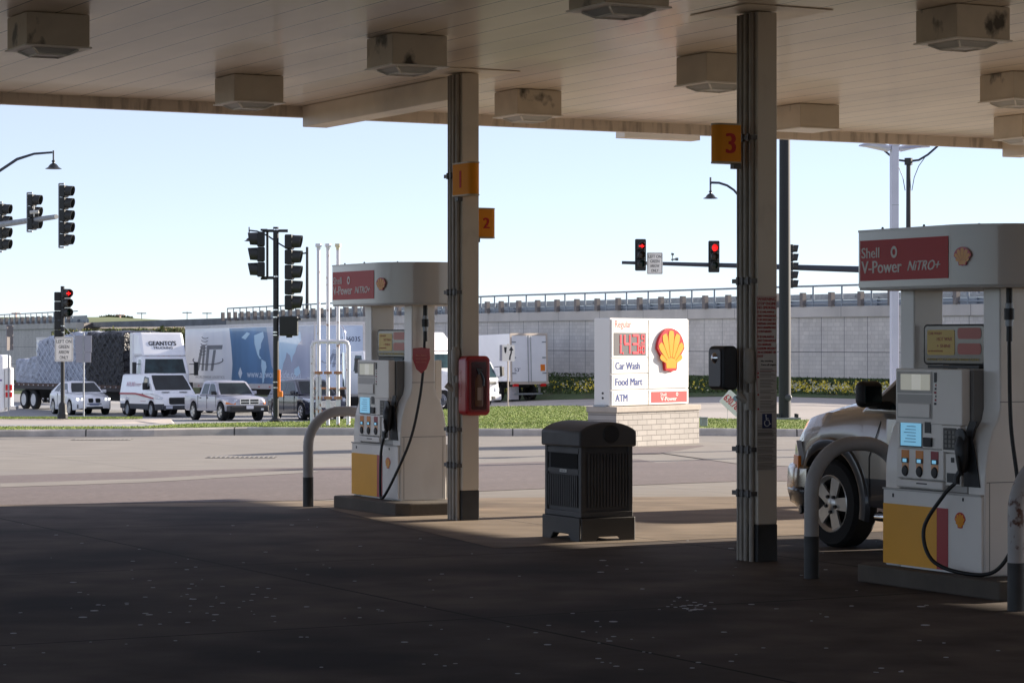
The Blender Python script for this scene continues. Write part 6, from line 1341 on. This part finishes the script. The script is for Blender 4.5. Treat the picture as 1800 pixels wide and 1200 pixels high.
V2 = V+[(x, -y, z) for i in range(4, -1, -1) for x, y, z in V[i*5:i*5+5]]
bm_.add(V2, [(i*5+j, (i+1)*5+j, (i+1)*5+j+1, i*5+j+1) for i in range(10) for j in range(4)]); o_ = bm_.build('front_bumper', mat('bumper_chrome', (.42, .37, .32), .22, .9, coat=.4), t, smooth=60); sm = o_.modifiers.new('t', 'SOLIDIFY'); sm.thickness = .03
bt = MB(); V = []
for x, y in ((5.17, .99), (5.45, .96), (5.66, .875), (5.85, .70), (5.89, .4), (5.9, 0)): V += [(x, y+.02, .565), (x+.01, y+.024, .52), (x-.02, y+.01, .42), (x-.15, y-.05, .30)]
V2 = V+[(x, -y, z) for i in range(4, -1, -1) for x, y, z in V[i*4:i*4+4]]
bt.add(V2, [(i*4+j, (i+1)*4+j, (i+1)*4+j+1, i*4+j+1) for i in range(10) for j in range(3)]); o_ = bt.build('lower_bumper', FLARE, t, smooth=60); sm = o_.modifiers.new('t', 'SOLIDIFY'); sm.thickness = .03
B(5.5, 5.80, -.42, .42, .80, 1.12).build('grille', CHROME, t, bevel=.05); B(.1, 1.80, -.80, .80, 1.345, 1.375).build('bed_cover', BLACK, t); B(-.12, .02, -.9, .9, .5, .72).build('rear_bumper', CHROME, t, bevel=.03)
# ---------------------------------------------------------------- unseen shop added behind the camera to block sky light
sh_ = thing('unseen_shop', 'low brick shop added unseen behind the camera to block sky light', 'building', S(8, -14), AX)
B(-16, 20, -6, 6, 0, 4.6).build('wall', BRK, sh_); B(-16.3, 20.3, -6.3, 6.3, 4.6, 5.3).build('roof', FAS, sh_)
for k in range(8): w_ = B(-12+k*3.6, -9.4+k*3.6, 6.0, 6.06, .5, 2.8).build('unseen_shop_window_frame', STEEL, sh_); B(-11.9+k*3.6, -9.5+k*3.6, 6.061, 6.08, .6, 2.7).build('pane', GLASS, w_)

for k_, (x_, y_, l_) in enumerate(((15.9, 50.0, 'white twin light pole added unseen to cast a driveway shadow, beside the lawn'), (17.9, 53.9, 'white twin light pole added unseen to cast a driveway shadow, farther right'))):
    copy_tree(wl, Vector((x_, y_, .1)), l_)  # unseen copies added right of view to lay shadow bands on the driveway

# ---------------------------------------------------------------- small marks on the ground
for lab, px, Yg in (('slotted drain grate in the driveway near the left edge', 180, 52.2), ('slotted drain grate in the driveway left of the near hoop bollard', 425, 44.2)):
    t = thing('drain_grate', lab, 'drain grate', at(px, Yg, .006), 0, 'drain grates in the driveway'); m = MB()
    for k in range(14): m.box(-.56+k*.082, -.515+k*.082, -.22, .22, .0, .007)
    B(-.60, .60, -.27, .27, -.004, .0).build('pit', mat('grate_pit', (.10, .095, .09), .9), t); m.build('bars', mat('grate_metal', (.22, .21, .20), .6, .3), t)
sp_ = MB(); rnd = random.Random(3)
cl = [(rnd.uniform(0, 1800), rnd.uniform(905, 1185)) for _ in range(150)]+[(rnd.gauss(330, 110), rnd.gauss(1060, 25)) for _ in range(45)]+[(rnd.gauss(1215, 26), rnd.gauss(1066, 4)) for _ in range(26)]+[(rnd.gauss(1090, 40), rnd.gauss(1130, 25)) for _ in range(14)]
for px, py in cl:
    Yg = EYE*F/(py-600); X = (px-900)/F*Yg; r = rnd.uniform(.006, .02) if rnd.random() < .85 else rnd.uniform(.02, .034); a0 = rnd.random()*6
    if Yg > 30 or Yg < 14.5: continue
    v_, u_ = X*math.cos(AX)+Yg*math.sin(AX), -X*math.sin(AX)+Yg*math.cos(AX)
    if abs(v_-13.05) < .75 and (15.3 < u_ < 17.8 or 26.2 < u_ < 28.4): continue
    sp_.lathe([(0, .0075), (r, .0072), (r*1.02, .005)], (X, Yg, 0), 'Z', 7)
tag(sp_.build('gum_spots', mat('gum', (.50, .51, .54), .7)), 'pale dried spots of chewing gum dotted over the dark forecourt', 'spots', kind='stuff')
def gpoly(name, pts, z, m): b = MB(); b.add([((px-900)/F*(EYE*F/(py-600)), EYE*F/(py-600), z) for px, py in pts], [tuple(range(len(pts)))]); return struct(b.build(name, m))
gpoly('concrete_patch', [(1165, 797), (1235, 785.5), (1420, 784), (1700, 790), (1700, 812), (1420, 822), (1300, 816)], .0105, CONC)
gpoly('asphalt_seam', [(1060, 787), (1235, 783), (1240, 786), (1160, 798), (1040, 800)], .0085, ASPH)
gpoly('worn_concrete', [(0, 850), (250, 842), (545, 826), (560, 830), (260, 848), (0, 857)], .0088, CONC)
